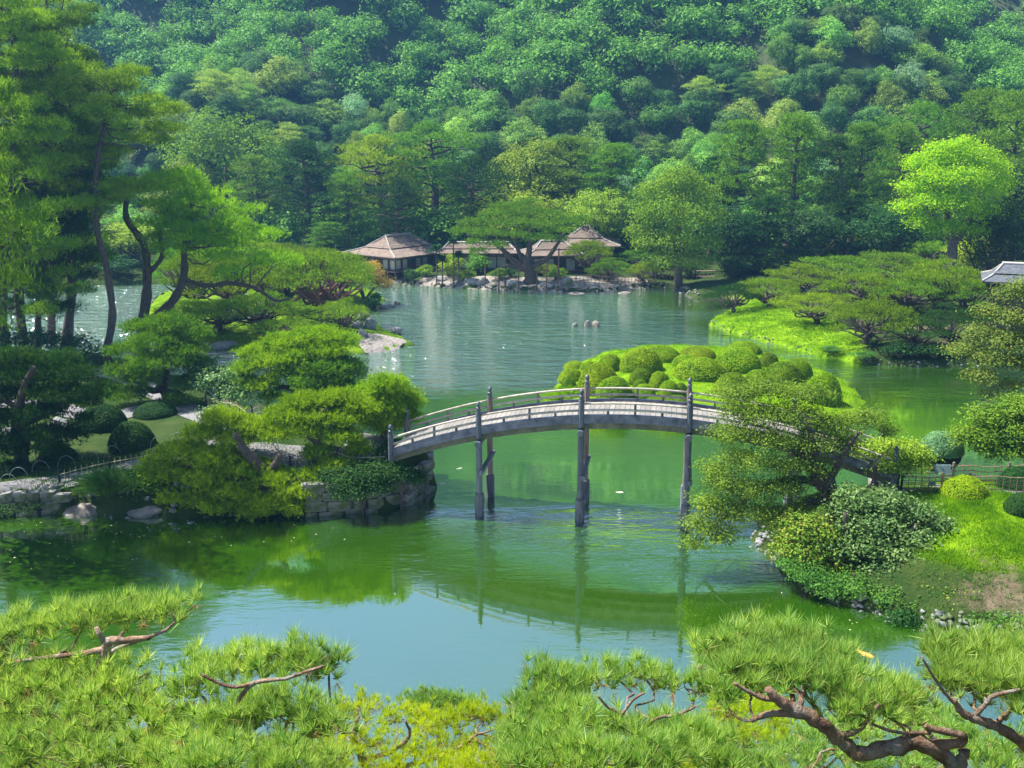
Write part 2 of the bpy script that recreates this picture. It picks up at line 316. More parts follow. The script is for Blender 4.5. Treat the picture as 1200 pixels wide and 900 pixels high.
def sdf(poly, X, Y):
    """positive inside"""
    d = np.full(X.shape, 1e9); ins = np.zeros(X.shape, bool); n = len(poly)
    for i in range(n):
        a = poly[i]; b = poly[(i+1) % n]; e = b-a; L = e@e
        t = np.clip(((X-a[0])*e[0]+(Y-a[1])*e[1])/L, 0, 1)
        d = np.minimum(d, np.hypot(X-a[0]-t*e[0], Y-a[1]-t*e[1]))
        c = ((a[1] > Y) != (b[1] > Y)); 
        with np.errstate(divide='ignore', invalid='ignore'):
            xx = (b[0]-a[0])*(Y-a[1])/(b[1]-a[1])+a[0]
        ins ^= (c & (X < xx))
    return np.where(ins, d, -d)
def sm(t): t = np.clip(t, 0, 1); return t*t*(3-2*t)
def wob(X, Y): return .5*np.sin(X*.31+1.3)*np.sin(Y*.27+.4)+.3*np.sin(X*.83+Y*.41)+.2*np.sin(X*1.7-Y*1.3)
pD = P(1075, 372); pB = P(300, 372)
def prof(d, slope, cap, lip=.0):
    return np.where(d > 0, lip*sm(d/.25)+(cap-lip)*(1-np.exp(-np.maximum(d, 0)*slope/np.maximum(cap-lip, .1))), np.maximum(d*.8, -1.1))
def gz(X, Y):
    X = np.asarray(X, float); Y = np.asarray(Y, float)
    jx = X+.25*np.sin(Y*2.1)+.12*np.sin(Y*5.3+X); jy = Y+.2*np.sin(X*1.9+1)+.1*np.sin(X*4.7)
    dA = sdf(A_POLY, jx, jy); capA = 1.25+1.5*sm((X+24)/11)*sm((64-Y)/8)+.12*wob(X, Y)
    zA = prof(dA, 2.6, capA, np.where(X < -9, .5, 1.3))
    dB = sdf(B_POLY, jx, jy); zB = prof(dB, .32, 2.1+.25*wob(X, Y)+1.1*np.exp(-((X-pB[0])**2/60+(Y-pB[1])**2/90)), .15)
    dC = sdf(C_POLY, jx, jy); hill = np.maximum(Y-152, 0)
    zC = prof(dC, .28, 1.4+.15*wob(X, Y)+1.9*np.exp(-((X-pD[0])**2/110+(Y-pD[1])**2/70)), .28)
    dE = sdf(E_POLY, jx, jy); zE = prof(dE, .62, 3.15+.06*wob(X*2, Y*2), .30)
    zE = np.minimum(zE, 2.92)
    dF = sdf(F_POLY, jx, jy); zF = prof(dF, .35, 1.1+.1*wob(X, Y), .12)
    z = np.maximum.reduce([zA, zB, zC, zE, zF])
    z = z+np.where(Y > 152, .0, 0)
    return np.maximum(z, -1.1)
def gzs(x, y): return float(gz(np.array([x]), np.array([y]))[0])
def G(x, y, it=8):
    """where the photo's sight line at (x, y) meets the land"""
    z = .8
    for _ in range(it):
        q = P(x, y, z); z = .5*z+.5*max(gzs(q[0], q[1]), 0)
    q = P(x, y, z); return np.array([q[0], q[1], gzs(q[0], q[1])])
def in_poly(poly, q): return sdf(poly, np.array([q[0]]), np.array([q[1]]))[0]
def hill_z(X, Y):
    X = np.asarray(X, float); Y = np.asarray(Y, float)
    s = np.maximum(Y-163+6*np.sin(X*.035+.8), 0)
    z = 1.2+.70*s*sm(s/22+.25)
    z = z+sm(s/25)*(5.5*np.sin(X*.052+1.9+Y*.012)+3.2*np.sin(X*.11-Y*.06)+2.5*np.sin(Y*.09+X*.02))
    cap = 163+10*np.sin(X*.012+.5)
    return np.where(z > cap-20, cap-20*np.exp(-(np.maximum(z-cap+20, 0))/20), z)

# garden ground: one sheet
gx = np.arange(-112, 112.1, .5); gy = np.arange(24, 176, .5)
GX, GY = np.meshgrid(gx, gy); GZ = gz(GX, GY)
fade = sm((GY-150)/20); GZ = GZ*(1-fade)+np.maximum(np.minimum(GZ, hill_z(GX, GY)-.5), .3)*fade
nx_, ny_ = len(gx), len(gy)
idx = np.arange(nx_*ny_).reshape(ny_, nx_)
Q = np.stack([idx[:-1, :-1], idx[:-1, 1:], idx[1:, 1:], idx[1:, :-1]], -1).reshape(-1, 4)
keep = (GZ.ravel()[Q].max(1) > -1.0); Q = Q[keep]
used = np.zeros(nx_*ny_, bool); used[Q.ravel()] = True; remap = np.cumsum(used)-1
VV = np.stack([GX.ravel(), GY.ravel(), GZ.ravel()], 1)[used]
me = mesh_np('ground', [(VV, remap[Q])], smooth=True)
lawn = np.zeros(len(VV)); soil = np.zeros(len(VV)); X_, Y_ = VV[:, 0], VV[:, 1]
lawn = sm((sdf(E_POLY, X_, Y_)-2.2)/1.8)
for pl in (F_POLY,): lawn = np.maximum(lawn, (sdf(pl, X_, Y_) > -.3)*1.0)
D_L = px_poly([(800, 352), (835, 384), (850, 390), (960, 420), (1010, 428), (1010, 405), (960, 385), (900, 350), (850, 352)])
lawn = np.maximum(lawn, sm(sdf(D_L, X_, Y_)+.6)); lawn = np.maximum(lawn, .75*(sdf(B_POLY, X_, Y_) > 0))
E_S = px_poly([(1060, 680), (1130, 690), (1200, 672), (1300, 650), (1400, 780), (1200, 775), (1100, 745)]); soil = np.maximum(soil, .45*sm(sdf(E_S, X_, Y_)/1.5+.5))
D_S = px_poly([(1040, 400), (1110, 385), (1130, 420), (1060, 424)]); soil = np.maximum(soil, .45*sm(sdf(D_S, X_, Y_)/2+.5))
ca = me.color_attributes.new('cover', 'FLOAT_COLOR', 'POINT'); cc = np.zeros((len(VV), 4), np.float32); cc[:, 0] = lawn; cc[:, 1] = soil; cc[:, 3] = 1
ca.data.foreach_set('color', cc.ravel())
struct('ground', me, M['ground'])
# pond bed and the wide base sheet, to the horizon
def sheet(name, x0, x1, y0, y1, z, mat, n=1):
    b = MB()
    b.add([(x0, y0, z), (x1, y0, z), (x1, y1, z), (x0, y1, z)], [(0, 1, 2, 3)]); return struct(name, b.mesh(name), mat)
sheet('pond_bed', -2500, 2500, -2500, 2500, -1.35, M['ground'])
sheet('pond_water', -240, 240, 20, 172, 0.0, M['water'])
# wooded hillside terrain
hx = np.arange(-420, 421, 5.0); hy = np.concatenate([np.arange(150, 300, 4.0), np.arange(300, 700, 12.0)])
HX, HY = np.meshgrid(hx, hy); HZ = hill_z(HX, HY)-.6; HZ[0, :] = -1.2
idx = np.arange(HX.size).reshape(HX.shape)
Q = np.stack([idx[:-1, :-1], idx[:-1, 1:], idx[1:, 1:], idx[1:, :-1]], -1).reshape(-1, 4)
M['forest_floor'] = surf('forest_floor', (.03, .05, .018), (.06, .08, .03), scale=.3, bump=.6, rough=1)
struct('wooded_hill', mesh_np('wooded_hill', [(np.stack([HX.ravel(), HY.ravel(), HZ.ravel()], 1), Q)], True), M['forest_floor'])
# near hill below the viewpoint
nx2 = np.arange(-60, 61, 1.5); ny2 = np.concatenate([np.arange(-40, 28.5, 1.2)])
NX, NY = np.meshgrid(nx2, ny2)
def near_z(X, Y):
    X = np.asarray(X, float); Y = np.asarray(Y, float)
    z = np.where(Y < 3, 15.2, 15.2-.69*(Y-3)); return np.minimum(z, 15.2)+.25*np.sin(X*.7)*np.cos(Y*.6)-sm((Y-22)/6)*1.0
idx = np.arange(NX.size).reshape(NX.shape)
Q = np.stack([idx[:-1, :-1], idx[:-1, 1:], idx[1:, 1:], idx[1:, :-1]], -1).reshape(-1, 4)
struct('lookout_hill', mesh_np('lookout_hill', [(np.stack([NX.ravel(), NY.ravel(), near_z(NX, NY).ravel()], 1), Q)], True), M['forest_floor'])

def drape(name, line, width, mat, dz=.035, step=.4, cross=5):
    """path sheet laid on the land; line of (x, y) world points"""
    L = smooth_pts([(p[0], p[1], 0, (width if len(p) < 3 else p[2])) for p in line], 10)
    V = []; n = len(L)
    for i in range(n):
        t = L[min(i+1, n-1)][:2]-L[max(i-1, 0)][:2]; t = t/np.linalg.norm(t); nn = np.array([-t[1], t[0]]); w_ = L[i][3]
        for k in range(cross):
            a = (k/(cross-1)-.5)*w_*(1+.05*math.sin(i*1.3)); q = L[i][:2]+nn*a; V.append((q[0], q[1], 0))
    V = np.array(V); V[:, 2] = gz(V[:, 0], V[:, 1])+dz
    Fs = [(i*cross+k, i*cross+k+1, (i+1)*cross+k+1, (i+1)*cross+k) for i in range(n-1) for k in range(cross-1)]
    me = mesh_np(name, [(V, Fs)], True); return struct(name, me, mat)

# ------------------------------------------------------------------ foliage
def rs(seed): return np.random.RandomState(seed)
def unit(v): return v/np.maximum(np.linalg.norm(v, axis=-1, keepdims=True), 1e-9)
def lobe_pts(lobes, n, rng, shell=.3, lower=.75, clump=None, bump=1.0):
    if clump:
        p, nn, k = lobe_pts(lobes, n//clump[0]+1, rng, shell, lower, None, bump); q = np.repeat(np.arange(len(p)), clump[0])[:n]
        off = rng.normal(size=(len(q), 3))*clump[1]; off[:, 2] *= .6
        return p[q]+off, unit(nn[q]+off/clump[1]*.35), k[q]
    L = np.asarray(lobes, float); R = L[:, 3:6]
    a = (R[:, 0]*R[:, 1]+R[:, 0]*R[:, 2]+R[:, 1]*R[:, 2]); k = rng.choice(len(L), n, p=a/a.sum())
    d = unit(rng.normal(size=(n, 3))); flip = (d[:, 2] < -.15) & (rng.rand(n) < lower); d[flip, 2] *= -1
    rr = 1-shell*rng.rand(n)**1.6
    rr *= 1+bump*(.10*np.sin(7*d[:, 0]+5*d[:, 2]+k)+.08*np.sin(11*d[:, 1]+k*2.))
    p = L[k, :3]+d*R[k]*rr[:, None]; nn = unit(d/R[k]); return p, nn, k
def leaf_cards(p, nn, size, rng, up=.35, jit=.42, asp=.55, var=.35):
    n = len(p); m = unit(nn+jit*rng.normal(size=(n, 3))+np.array([0, 0, up]))
    t = unit(np.cross(m, rng.normal(size=(n, 3)))); b = np.cross(m, t)
    s = size*(1+var*(rng.rand(n, 1)*2-1)); l = s*.5; w_ = l*asp
    V = np.stack([p-t*l, p+b*w_-m*l*.12, p+t*l, p-b*w_-m*l*.12], 1).reshape(-1, 3)
    return V, np.arange(4*n).reshape(n, 4)
def needle_tufts(p, nn, length, width, k, rng, spread=.75, up=.45, coh=1.0):
    n = len(p); base = np.repeat(p, k, 0); m = np.repeat(nn, k, 0)
    d = unit(m*.7+spread*rng.normal(size=(n*k, 3))+np.array([0, 0, up])); sd_ = unit(np.cross(d, m*coh+.55*rng.normal(size=(n*k, 3))))
    L = length*(.7+.5*rng.rand(n*k, 1))
    V = np.stack([base-sd_*width*.5, base+sd_*width*.5, base+d*L], 1).reshape(-1, 3)
    return V, np.arange(3*n*k).reshape(n*k, 3)
def blob(lobes, scale=.8, seg=8, rings=5):
    """solid dark twiggy cores inside clipped shrubs"""
    V = []; Fs = []
    for L in lobes:
        o = len(V)
        for i in range(rings+1):
            th = PI*i/rings
            for k in range(seg):
                a = 2*PI*k/seg; V.append((L[0]+L[3]*scale*math.sin(th)*math.cos(a), L[1]+L[4]*scale*math.sin(th)*math.sin(a), L[2]+L[5]*scale*math.cos(th)))
        for i in range(rings):
            for k in range(seg): a, b = o+i*seg+k, o+i*seg+(k+1) % seg; Fs.append((a, a+seg, b+seg, b))
    return np.array(V), np.array(Fs)
def limb(mb, a, b, r0, r1, rng, sag=.12, n=6, seg=5):
    a = np.array(a, float); b = np.array(b, float); L = np.linalg.norm(b-a); pts = []; rr = []
    j1 = rng.normal(size=3)*L*.07; j2 = rng.normal(size=3)*L*.07
    for i in range(seg+1):
        t = i/seg; q = a+(b-a)*t+j1*math.sin(PI*t)+j2*math.sin(2*PI*t); q[2] += -sag*L*math.sin(PI*t)
        pts.append(q); rr.append(r0+(r1-r0)*t)
    mb.tube(pts, rr, n, cap=False)

# ---- prototypes: (trunk mesh, crown mesh, width, height)
def proto_broad(seed, Hh=10.0, W=8.0, nl=22, n=5200, leaf=.34, mat='hill_a', trunkmat='bark', low=.30, tall=1.0):
    rng = rs(seed); lobes = []
    cz = Hh*(1+low)/2; rz_ = Hh*(1-low)/2
    for i in range(nl):
        d = unit(rng.normal(size=3)); d[2] = abs(d[2])*1.1-.25; d = unit(d)
        r = W*(.10+.15*rng.rand()); e_ = .58+.3*rng.rand()
        lobes.append((d[0]*W*.5*e_, d[1]*W*.5*e_, cz+d[2]*rz_*e_, r, r, r*(.62+.25*rng.rand())))
    p, nn, _ = lobe_pts(lobes, n, rng, .3, .72, (9, leaf*.95)); V, Fc = leaf_cards(p, nn, leaf, rng)
    p2, n2, _ = lobe_pts([(0, 0, cz, W*.36, W*.36, rz_*.75)], n//6, rng, .5, .3); V2, F2 = leaf_cards(p2, n2, leaf*1.7, rng)
    cr = mesh_np('crown', [(V, Fc), (V2, F2)]); cr.materials.append(M[mat])
    t = MB(); t.tube([(0, 0, -.6), (.1, 0, Hh*.15), (-.1, .1, Hh*low*1.3), (0, 0, Hh*.62)], [W*.045, W*.035, W*.028, W*.012], 7)
    for L in lobes[:9]: limb(t, (0, 0, Hh*(low*.8+.12*rng.rand())), L[:3], W*.018, W*.006, rng, -.05, 5)
    tm = t.mesh('trunk', True); tm.materials.append(M[trunkmat]); return tm, cr, W, Hh
def proto_pine(seed, Hh=16.0, W=8.0, n=4200, mat='pine_m', low=.35, tuft=.34, npad=34, k=4, cone=.5):
    rng = rs(seed); pads = []; t = MB()
    bend = rng.normal(size=2)*.5
    def ax(z): q = z/Hh; return np.array([bend[0]*math.sin(q*3), bend[1]*math.sin(q*2.6+1), z])
    pts = [ax(z) for z in np.linspace(-.6 if False else 0, Hh*.97, 9)]; pts[0][2] = -.6
    t.tube(pts, [W*.05*(1-.85*i/8) for i in range(9)], 7)
    for i in range(npad):
        q = low+(1-low)*((i+.5)/npad)**.85; z = Hh*q
        ww = W*.5*(1-(q-low)/(1-low)*cone)*(.45+.6*rng.rand()) if q < .93 else W*.1*rng.rand()
        a = i*2.4+rng.rand(); c = ax(z)+np.array([math.cos(a)*ww*.75, math.sin(a)*ww*.75, .04*Hh*(rng.rand()-.2)])
        r = W*(.12+.09*rng.rand()); pads.append((c[0], c[1], c[2], r, r*(.8+.3*rng.rand()), r*(.28+.14*rng.rand())))
        limb(t, ax(z*.95), (c[0], c[1], c[2]-.15), W*.014, W*.004, rng, .03, 5, 4)
    pads.append((*ax(Hh*.98), W*.11, W*.11, W*.10))
    p, nn, _ = lobe_pts(pads, n, rng, .5, .8, (7, tuft*.75)); V, Fc = needle_tufts(p, nn, tuft, tuft*.22, k, rng)
    cr = mesh_np('crown', [(V, Fc)]); cr.materials.append(M[mat]); tm = t.mesh('trunk', True); tm.materials.append(M['bark']); return tm, cr, W, Hh
def proto_cloud(seed, Hh=4.2, W=8.0, n=6500, mat='pine_m', tuft=.2, npad=32, k=4, bark='bark', fork=.28):
    """low spreading pine trained into flat pads"""
    rng = rs(seed); pads = []; t = MB()
    fk = np.array([rng.normal()*.3, rng.normal()*.3, Hh*fork])
    t.tube(smooth_pts([(0, 0, -.4, .05*W), (.15, .05, Hh*.12, .038*W), (*fk, .032*W)])[:, :3], [.042*W-.0016*W*i for i in range(9)][:9], 8)
    for i in range(npad):
        rad = W*.5*math.sqrt((i+.6)/npad)*.86; a = i*2.4+rng.rand()*.5
        z = Hh*(.92-.42*(rad/(W*.5))**1.7)+Hh*.10*rng.normal()
        r = W*(.075+.05*rng.rand()); c = (fk[0]+math.cos(a)*rad, fk[1]+math.sin(a)*rad, max(z, Hh*.3))
        pads.append((*c, r*1.15, r, r*(.20+.08*rng.rand())+.08)); limb(t, fk, (c[0], c[1], c[2]-.12), W*.016, W*.005, rng, .10, 6, 6)
    p, nn, _ = lobe_pts(pads, n, rng, .35, .92, (6, tuft*.8)); V, Fc = needle_tufts(p, nn, tuft, tuft*.2, k, rng, up=.8)
    cr = mesh_np('crown', [(V, Fc)]); cr.materials.append(M[mat]); tm = t.mesh('trunk', True); tm.materials.append(M[bark]); return tm, cr, W, Hh
def set_mat(o, mat):
    """own material on shared mesh data"""
    o.material_slots[0].link = 'OBJECT'; o.material_slots[0].material = M[mat]
def plant_tree(name, proto, loc, width, height, label, cat, group=None, rz=0.0, parts=True):
    tm, cr, W, Hh = proto[:4]
    e = empty(name, label, cat, loc, group, rz, (width/W, width/W, height/Hh))
    link('trunk', tm, parent=e); c = link('crown', cr, parent=e)
    if len(proto) > 4: set_mat(c, proto[4])
    return e
def remat(proto, mat): return (*proto[:4], mat)
# ================================================================== WOODED HILLSIDE
HP = [proto_broad(11+i, 9.5, 8.5, [26, 15, 34, 20, 40, 12][i], 5600, .30, ['hill_a', 'hill_b', 'hill_c', 'hill_e', 'hill_d', 'hill_b'][i], low=.22) for i in range(6)]
HPP = [proto_pine(31, 12, 8, 3400, 'hill_b', .30, .36, 30, 4, .35), proto_pine(32, 12, 8.5, 3400, 'hill_c', .35, .36, 26, 4, .2)]
TONE = ['mid green', 'dark green', 'light green', 'yellowish olive', 'grey green', 'deep green', 'dark needled', 'pale needled']
rng = rs(5); cand = []
y = 150.0; row = 0
while y < 296:
    stp = 5.3 if y < 240 else 8.6
    x = -(y*.60+14)+(row % 2)*stp*.5
    while x < y*.60+14:
        X = x+rng.normal()*1.6; Y = y+rng.normal()*1.5; cand.append((X, Y, float(hill_z(X, Y)), rng.rand(), rng.rand())); x += stp*(.9+.3*rng.rand())
    y += stp*.82; row += 1
vis = []; rest = []
for c in cand:
    px, py = prj((c[0], c[1], c[2]+7)); s = ppm((c[0], c[1], c[2]))
    (vis if (-20 < px < 1220 and -15 < py < 330) else rest).append((-s, px, py, c))
vis.sort(key=lambda v: v[0])
front = [v for v in vis if v[3][1] > 160]; back = [v for v in vis if v[3][1] <= 160]
front.sort(key=lambda v: v[0]); single = front[:300]; rest += front[300:]+back
def zone(px):
    for lim, nm in ((110, 'behind the leftmost pines'), (200, 'right above the tall pines'), (300, 'above the leaning pine'), (395, 'above the dark conifer'), (500, 'above the left pavilion'), (580, 'above the middle roof'), (690, 'above the flat-topped pine'), (770, 'above the rear hall'), (860, 'above the willow-like tree'), (960, 'above the pointed pine'), (1060, 'above the peninsula pines'), (1140, 'above the yellow tree'), (1300, 'at the right edge')):
        if px < lim: return nm
def band(py): return 'topmost' if py < 28 else ('high' if py < 65 else ('halfway up' if py < 105 else ('fairly low' if py < 150 else 'low')))
for s, px, py, c in single:
    t = c[3]; k = [0, 1, 5, 0, 2, 1, 0, 4, 5, 2, 1, 0, 5, 0, 2, 1, 4, 0, 1, 2, 5, 0, 1, 3][int(c[4]*24) % 24]
    if t > .86: k = 6+int(c[4]*2) % 2
    pr_ = HP[k] if k < 6 else HPP[k-6]
    shp = 'rounded crown' if k < 6 else 'pine crown'
    wd = 7.4*(.70+.55*((t*13) % 1)**1.3); ht = 8.6*(.80+.40*((t*29) % 1))
    lab = '%s %s %s, %s on the hillside %s' % ('small' if wd < 6.2 else ('wide' if wd > 7.8 else 'middling'), TONE[k], shp, band(py), zone(px))
    tm, cr, W_, H_ = pr_
    o = tag(link('hillside_tree', cr, loc=(c[0], c[1], c[2]-2.0), rz=c[4]*6.28, sc=(wd/W_, wd/W_, ht/H_)), lab, 'tree', 'trees on the hillside: '+lab)
# the rest of the wood, one mass
low_ = [proto_broad(70+i, 9.5, 8.5, 24, 800, .56, 'hill_a', low=.22)[1] for i in range(3)]+[proto_broad(74, 9.5, 8.5, 20, 150, 1.4, 'hill_a', low=.22)[1]]
parts = []
def mesh_arrays(me):
    V = np.zeros(len(me.vertices)*3, np.float32); me.vertices.foreach_get('co', V); return V.reshape(-1, 3)
LV = [mesh_arrays(m) for m in low_]
y = 296.0; far = []
while y < 420:
    x = -(y*.62+10)
    while x < y*.62+10: far.append((x+rng.normal()*2, y+rng.normal()*2, 0, rng.rand(), rng.rand())); x += 12
    y += 11
tiny = proto_broad(77, 9.5, 8.5, 16, 110, 2.0, 'hill_a', low=.22)[1]; TV = mesh_arrays(tiny)
allV = []
for j_, r_ in enumerate([v[3] for v in rest]+far):
    seen = j_ < len(rest) and -15 < rest[j_][2] and -20 < rest[j_][1] < 1220
    V = (TV if r_[1] > 290 else (LV[int(r_[3]*3) % 3] if seen else LV[3])); s = (7.4 if r_[1] <= 290 else 13)*(.8+.5*r_[4])/8.5; a = r_[4]*6.28
    R = np.array([[math.cos(a), -math.sin(a), 0], [math.sin(a), math.cos(a), 0], [0, 0, 1]])
    allV.append((V*s)@R.T+np.array([r_[0], r_[1], float(hill_z(r_[0], r_[1]))-2]))
V = np.concatenate(allV); o = link('far_forest', mesh_np('far_forest', [(V, np.arange(len(V)).reshape(-1, 4))]), M['hill_a'])
tag(o, 'green forest mass covering the rest of the hillside behind the garden', 'forest', kind='stuff')

# ================================================================== TREE BELT BEHIND THE LAKE
BP = {'pm': [proto_pine(101+i, 17, 9, 5200, 'pine_m', .28, .34, 38, 4, .4) for i in range(3)]}
BP['pd'] = [remat(p, 'pine_d') for p in BP['pm']]
BP['pw'] = [proto_pine(111+i, 15, 12, 5600, 'pine_m', .35, .36, 34, 4, .1) for i in range(2)]
BP['pwl'] = [remat(p, 'pine_l') for p in BP['pw']]; BP['pwd'] = [remat(p, 'pine_d') for p in BP['pw']]
BP['bm'] = [proto_broad(121+i, 14, 11, 30, 9000, .30, 'broad_m', low=.12) for i in range(2)]
BP['bl'] = [remat(p, 'broad_l') for p in BP['bm']]; BP['bd'] = [remat(p, 'broad_d') for p in BP['bm']]
BP['y'] = [proto_broad(131, 12, 10, 46, 22000, .22, 'yellow', low=.05, trunkmat='bark_l')]
G_BELT = 'trees standing behind the lake'
belt = [  # centre px, top px, width px, distance, kind, label
 (252, 128, 130, 158, 'bm', 'broad light-topped tree crown right of the tall left pines'),
 (205, 190, 90, 150, 'bm', 'rounded tree half hidden behind the yellow-green leaning pine'),
 (345, 168, 105, 144, 'pd', 'dark dense conifer standing alone left of the teahouse'),
 (292, 185, 80, 150, 'pm', 'slim pine just left of the dark dense conifer'),
 (398, 205, 70, 142, 'pm', 'narrow pine between the dark conifer and the wide pines'),
 (440, 165, 120, 146, 'pwl', 'wide bright green pine behind the left end of the teahouse'),
 (500, 150, 135, 150, 'pw', 'tallest wide pine behind the teahouse roof'),
 (550, 188, 90, 143, 'pwd', 'dark spreading pine behind the middle teahouse roof'),
 (466, 215, 80, 138, 'pwd', 'low dark pine right behind the hipped teahouse roof'),
 (618, 165, 110, 152, 'bm', 'rounded olive tree rising behind the far flat-topped pine'),
 (672, 163, 120, 155, 'pm', 'grey green pine right of the rounded olive tree behind the lake'),
 (724, 172, 90, 150, 'pm', 'pine with thin crown above the right teahouse roof'),
 (700, 222, 80, 140, 'bl', 'low light green tree just right behind the right teahouse roof'),
 (752, 235, 60, 138, 'bd', 'dark small tree left of the willow-like round tree'),
 (598, 222, 90, 142, 'bl', 'pale yellow-green round crown just behind the flat-topped pine'),
 (838, 188, 70, 140, 'pd', 'dark pine in the gap right of the willow-like tree'),
 (880, 144, 100, 136, 'pm', 'tall pointed pine right of the willow-like tree'),
 (938, 138, 95, 138, 'pm', 'tall twin-topped pine in the middle of the right belt'),
 (985, 165, 80, 134, 'pd', 'dark pine right of the twin-topped pine'),
 (1018, 148, 95, 142, 'pm', 'rough-crowned pine left of the bright yellow tree'),
 (1062, 150, 90, 148, 'pm', 'pine behind the left edge of the bright yellow tree'),
 (1092, 128, 110, 156, 'pw', 'wide pine above and behind the bright yellow tree'),
 (1160, 108, 120, 150, 'pm', 'tall pine above the right side of the bright yellow tree'),
 (1205, 112, 100, 140, 'pm', 'tall pine cut by the right edge of the picture'),
 (1178, 232, 90, 112, 'bd', 'dark broadleaf tree right below the bright yellow tree'),
 (1210, 190, 90, 116, 'bd', 'dark tree at the right edge beside the yellow tree'),
 (1050, 238, 90, 126, 'bd', 'dark undergrowth tree below left of the bright yellow tree'),
 (912, 232, 90, 130, 'pd', 'low dark pine under the tall pointed pine'),
 (960, 240, 80, 129, 'bd', 'dark low tree under the twin-topped pine'),
 (1004, 235, 80, 130, 'pd', 'dark low pine above the niwaki pines of the right peninsula'),
 (858, 240, 70, 131, 'bd', 'low dark tree right beside the willow-like tree'),
 (385, 262, 70, 138, 'pm', 'small pine left behind the teahouse eaves'),
 (70, 250, 120, 140, 'bd', 'dark tree beyond the left lagoon behind the tall pines'),
 (150, 262, 90, 139, 'bl', 'sunlit green tree beyond the left lagoon'),
 (10, 240, 100, 141, 'bm', 'leafy tree beyond the lagoon at the left edge'),
 (-118, -60, 190, 48, 'pm', 'tall pine outside the left edge shading the near water'),
 (-150, 60, 190, 43, 'bm', 'broad tree outside the left edge shading the near water'),
 (-70, 200, 130, 140, 'bd', 'dark tree beyond the lagoon outside the left edge'),
 (-140, 160, 130, 140, 'pm', 'tall pine beyond the lagoon outside the left edge'),
 (1280, 150, 130, 130, 'pm', 'tall pine outside the right edge'),
]
for i, (px, top, wp, Y, kd, lab) in enumerate(belt):
    q = PY(px, top, Y); base = max(gzs(q[0], q[1]), float(hill_z(q[0], q[1])) if Y > 150 else 0, .3)
    wd = wp/ppm(q)*1.08; pr_ = BP[kd][i % len(BP[kd])]
    plant_tree('pine_tree' if kd[0] == 'p' else 'broadleaf_tree', pr_, (q[0], q[1]+wd*.2, base-.1), wd, q[2]-base, lab, 'tree', G_BELT, rz=i*1.7)

# understorey shrubs along the far shore
SP = [proto_broad(141+i, 2.4, 3.2, 10, 1500, .2, 'broad_m', low=.0) for i in range(2)]
CP = [proto_cloud(151+i, 4.6, 9, 3600, 'pine_m', .26) for i in range(4)]
M['pine_lm'] = foliage('needles_between', (.09, .20, .008), (.19, .30, .015), hue=.02, val=.2, clump=.4, cscale=1.2)
CPl = [remat(p, 'pine_lm') for p in CP]; CPd = [remat(p, 'pine_d') for p in CP]
def at(px, py, proto, wpx, hpx, name, lab, cat, group=None, rz=0.):
    q = G(px, py); s = ppm(q); dep = math.atan2(H-q[2], q[1]); wd = wpx/s
    h = max((hpx/s-wd*.30*math.sin(dep))/math.cos(dep), wd*.28)
    return plant_tree(name, proto, (q[0], q[1]+wd*.25, gzs(q[0], q[1]+wd*.25)-.05), wd, h, lab, cat, group, rz)
far_shrubs = [
 (528, 327, remat(SP[0], 'pine_l'), 40, 27, 'clipped light green shrub on the shore before the middle roof'),
 (480, 333, remat(SP[1], 'broad_d'), 17, 16, 'small round shrub against the teahouse veranda rocks'),
 (560, 322, remat(SP[0], 'pine_m'), 34, 22, 'low spreading shrub left of the flat-topped pine trunk'),
 (722, 306, remat(BP['bd'][0], 'broad_d'), 37, 40, 'dark rounded tree right of the right teahouse roof'),
 (455, 283, remat(SP[1], 'pine_l'), 30, 18, 'bright clipped pine showing above the teahouse ridge'),
 (598, 326, remat(SP[1], 'broad_d'), 22, 14, 'dark small shrub behind the pine props'),
 (770, 326, remat(SP[0], 'broad_d'), 40, 26, 'dark hedge-like shrub at the shore right of the fence'),
 (810, 326, remat(SP[1], 'broad_d'), 40, 20, 'dark shrub behind the little grass spit'),
 (395, 326, remat(SP[0], 'broad_l'), 50, 28, 'light shrub mass left of the teahouse veranda'),
 (350, 322, remat(SP[1], 'broad_m'), 60, 30, 'green shrub mass behind the left island'),
 (130, 331, remat(SP[0], 'broad_d'), 60, 25, 'dark shrub on the far bank of the left lagoon'),
 (60, 332, remat(SP[1], 'broad_m'), 70, 30, 'shrub on the far bank behind the tall pine trunks'),
 (862, 326, remat(SP[1], 'broad_d'), 50, 26, 'dark shrub behind the first peninsula pine'),
 (900, 322, remat(SP[0], 'broad_m'), 60, 26, 'green shrub behind the peninsula pines'),
]
for i, (px, py, pr_, wpx, hpx, lab) in enumerate(far_shrubs): at(px, py, pr_, wpx, hpx, 'shrub', lab, 'shrub', 'shrubs along the far shore', i*1.3)
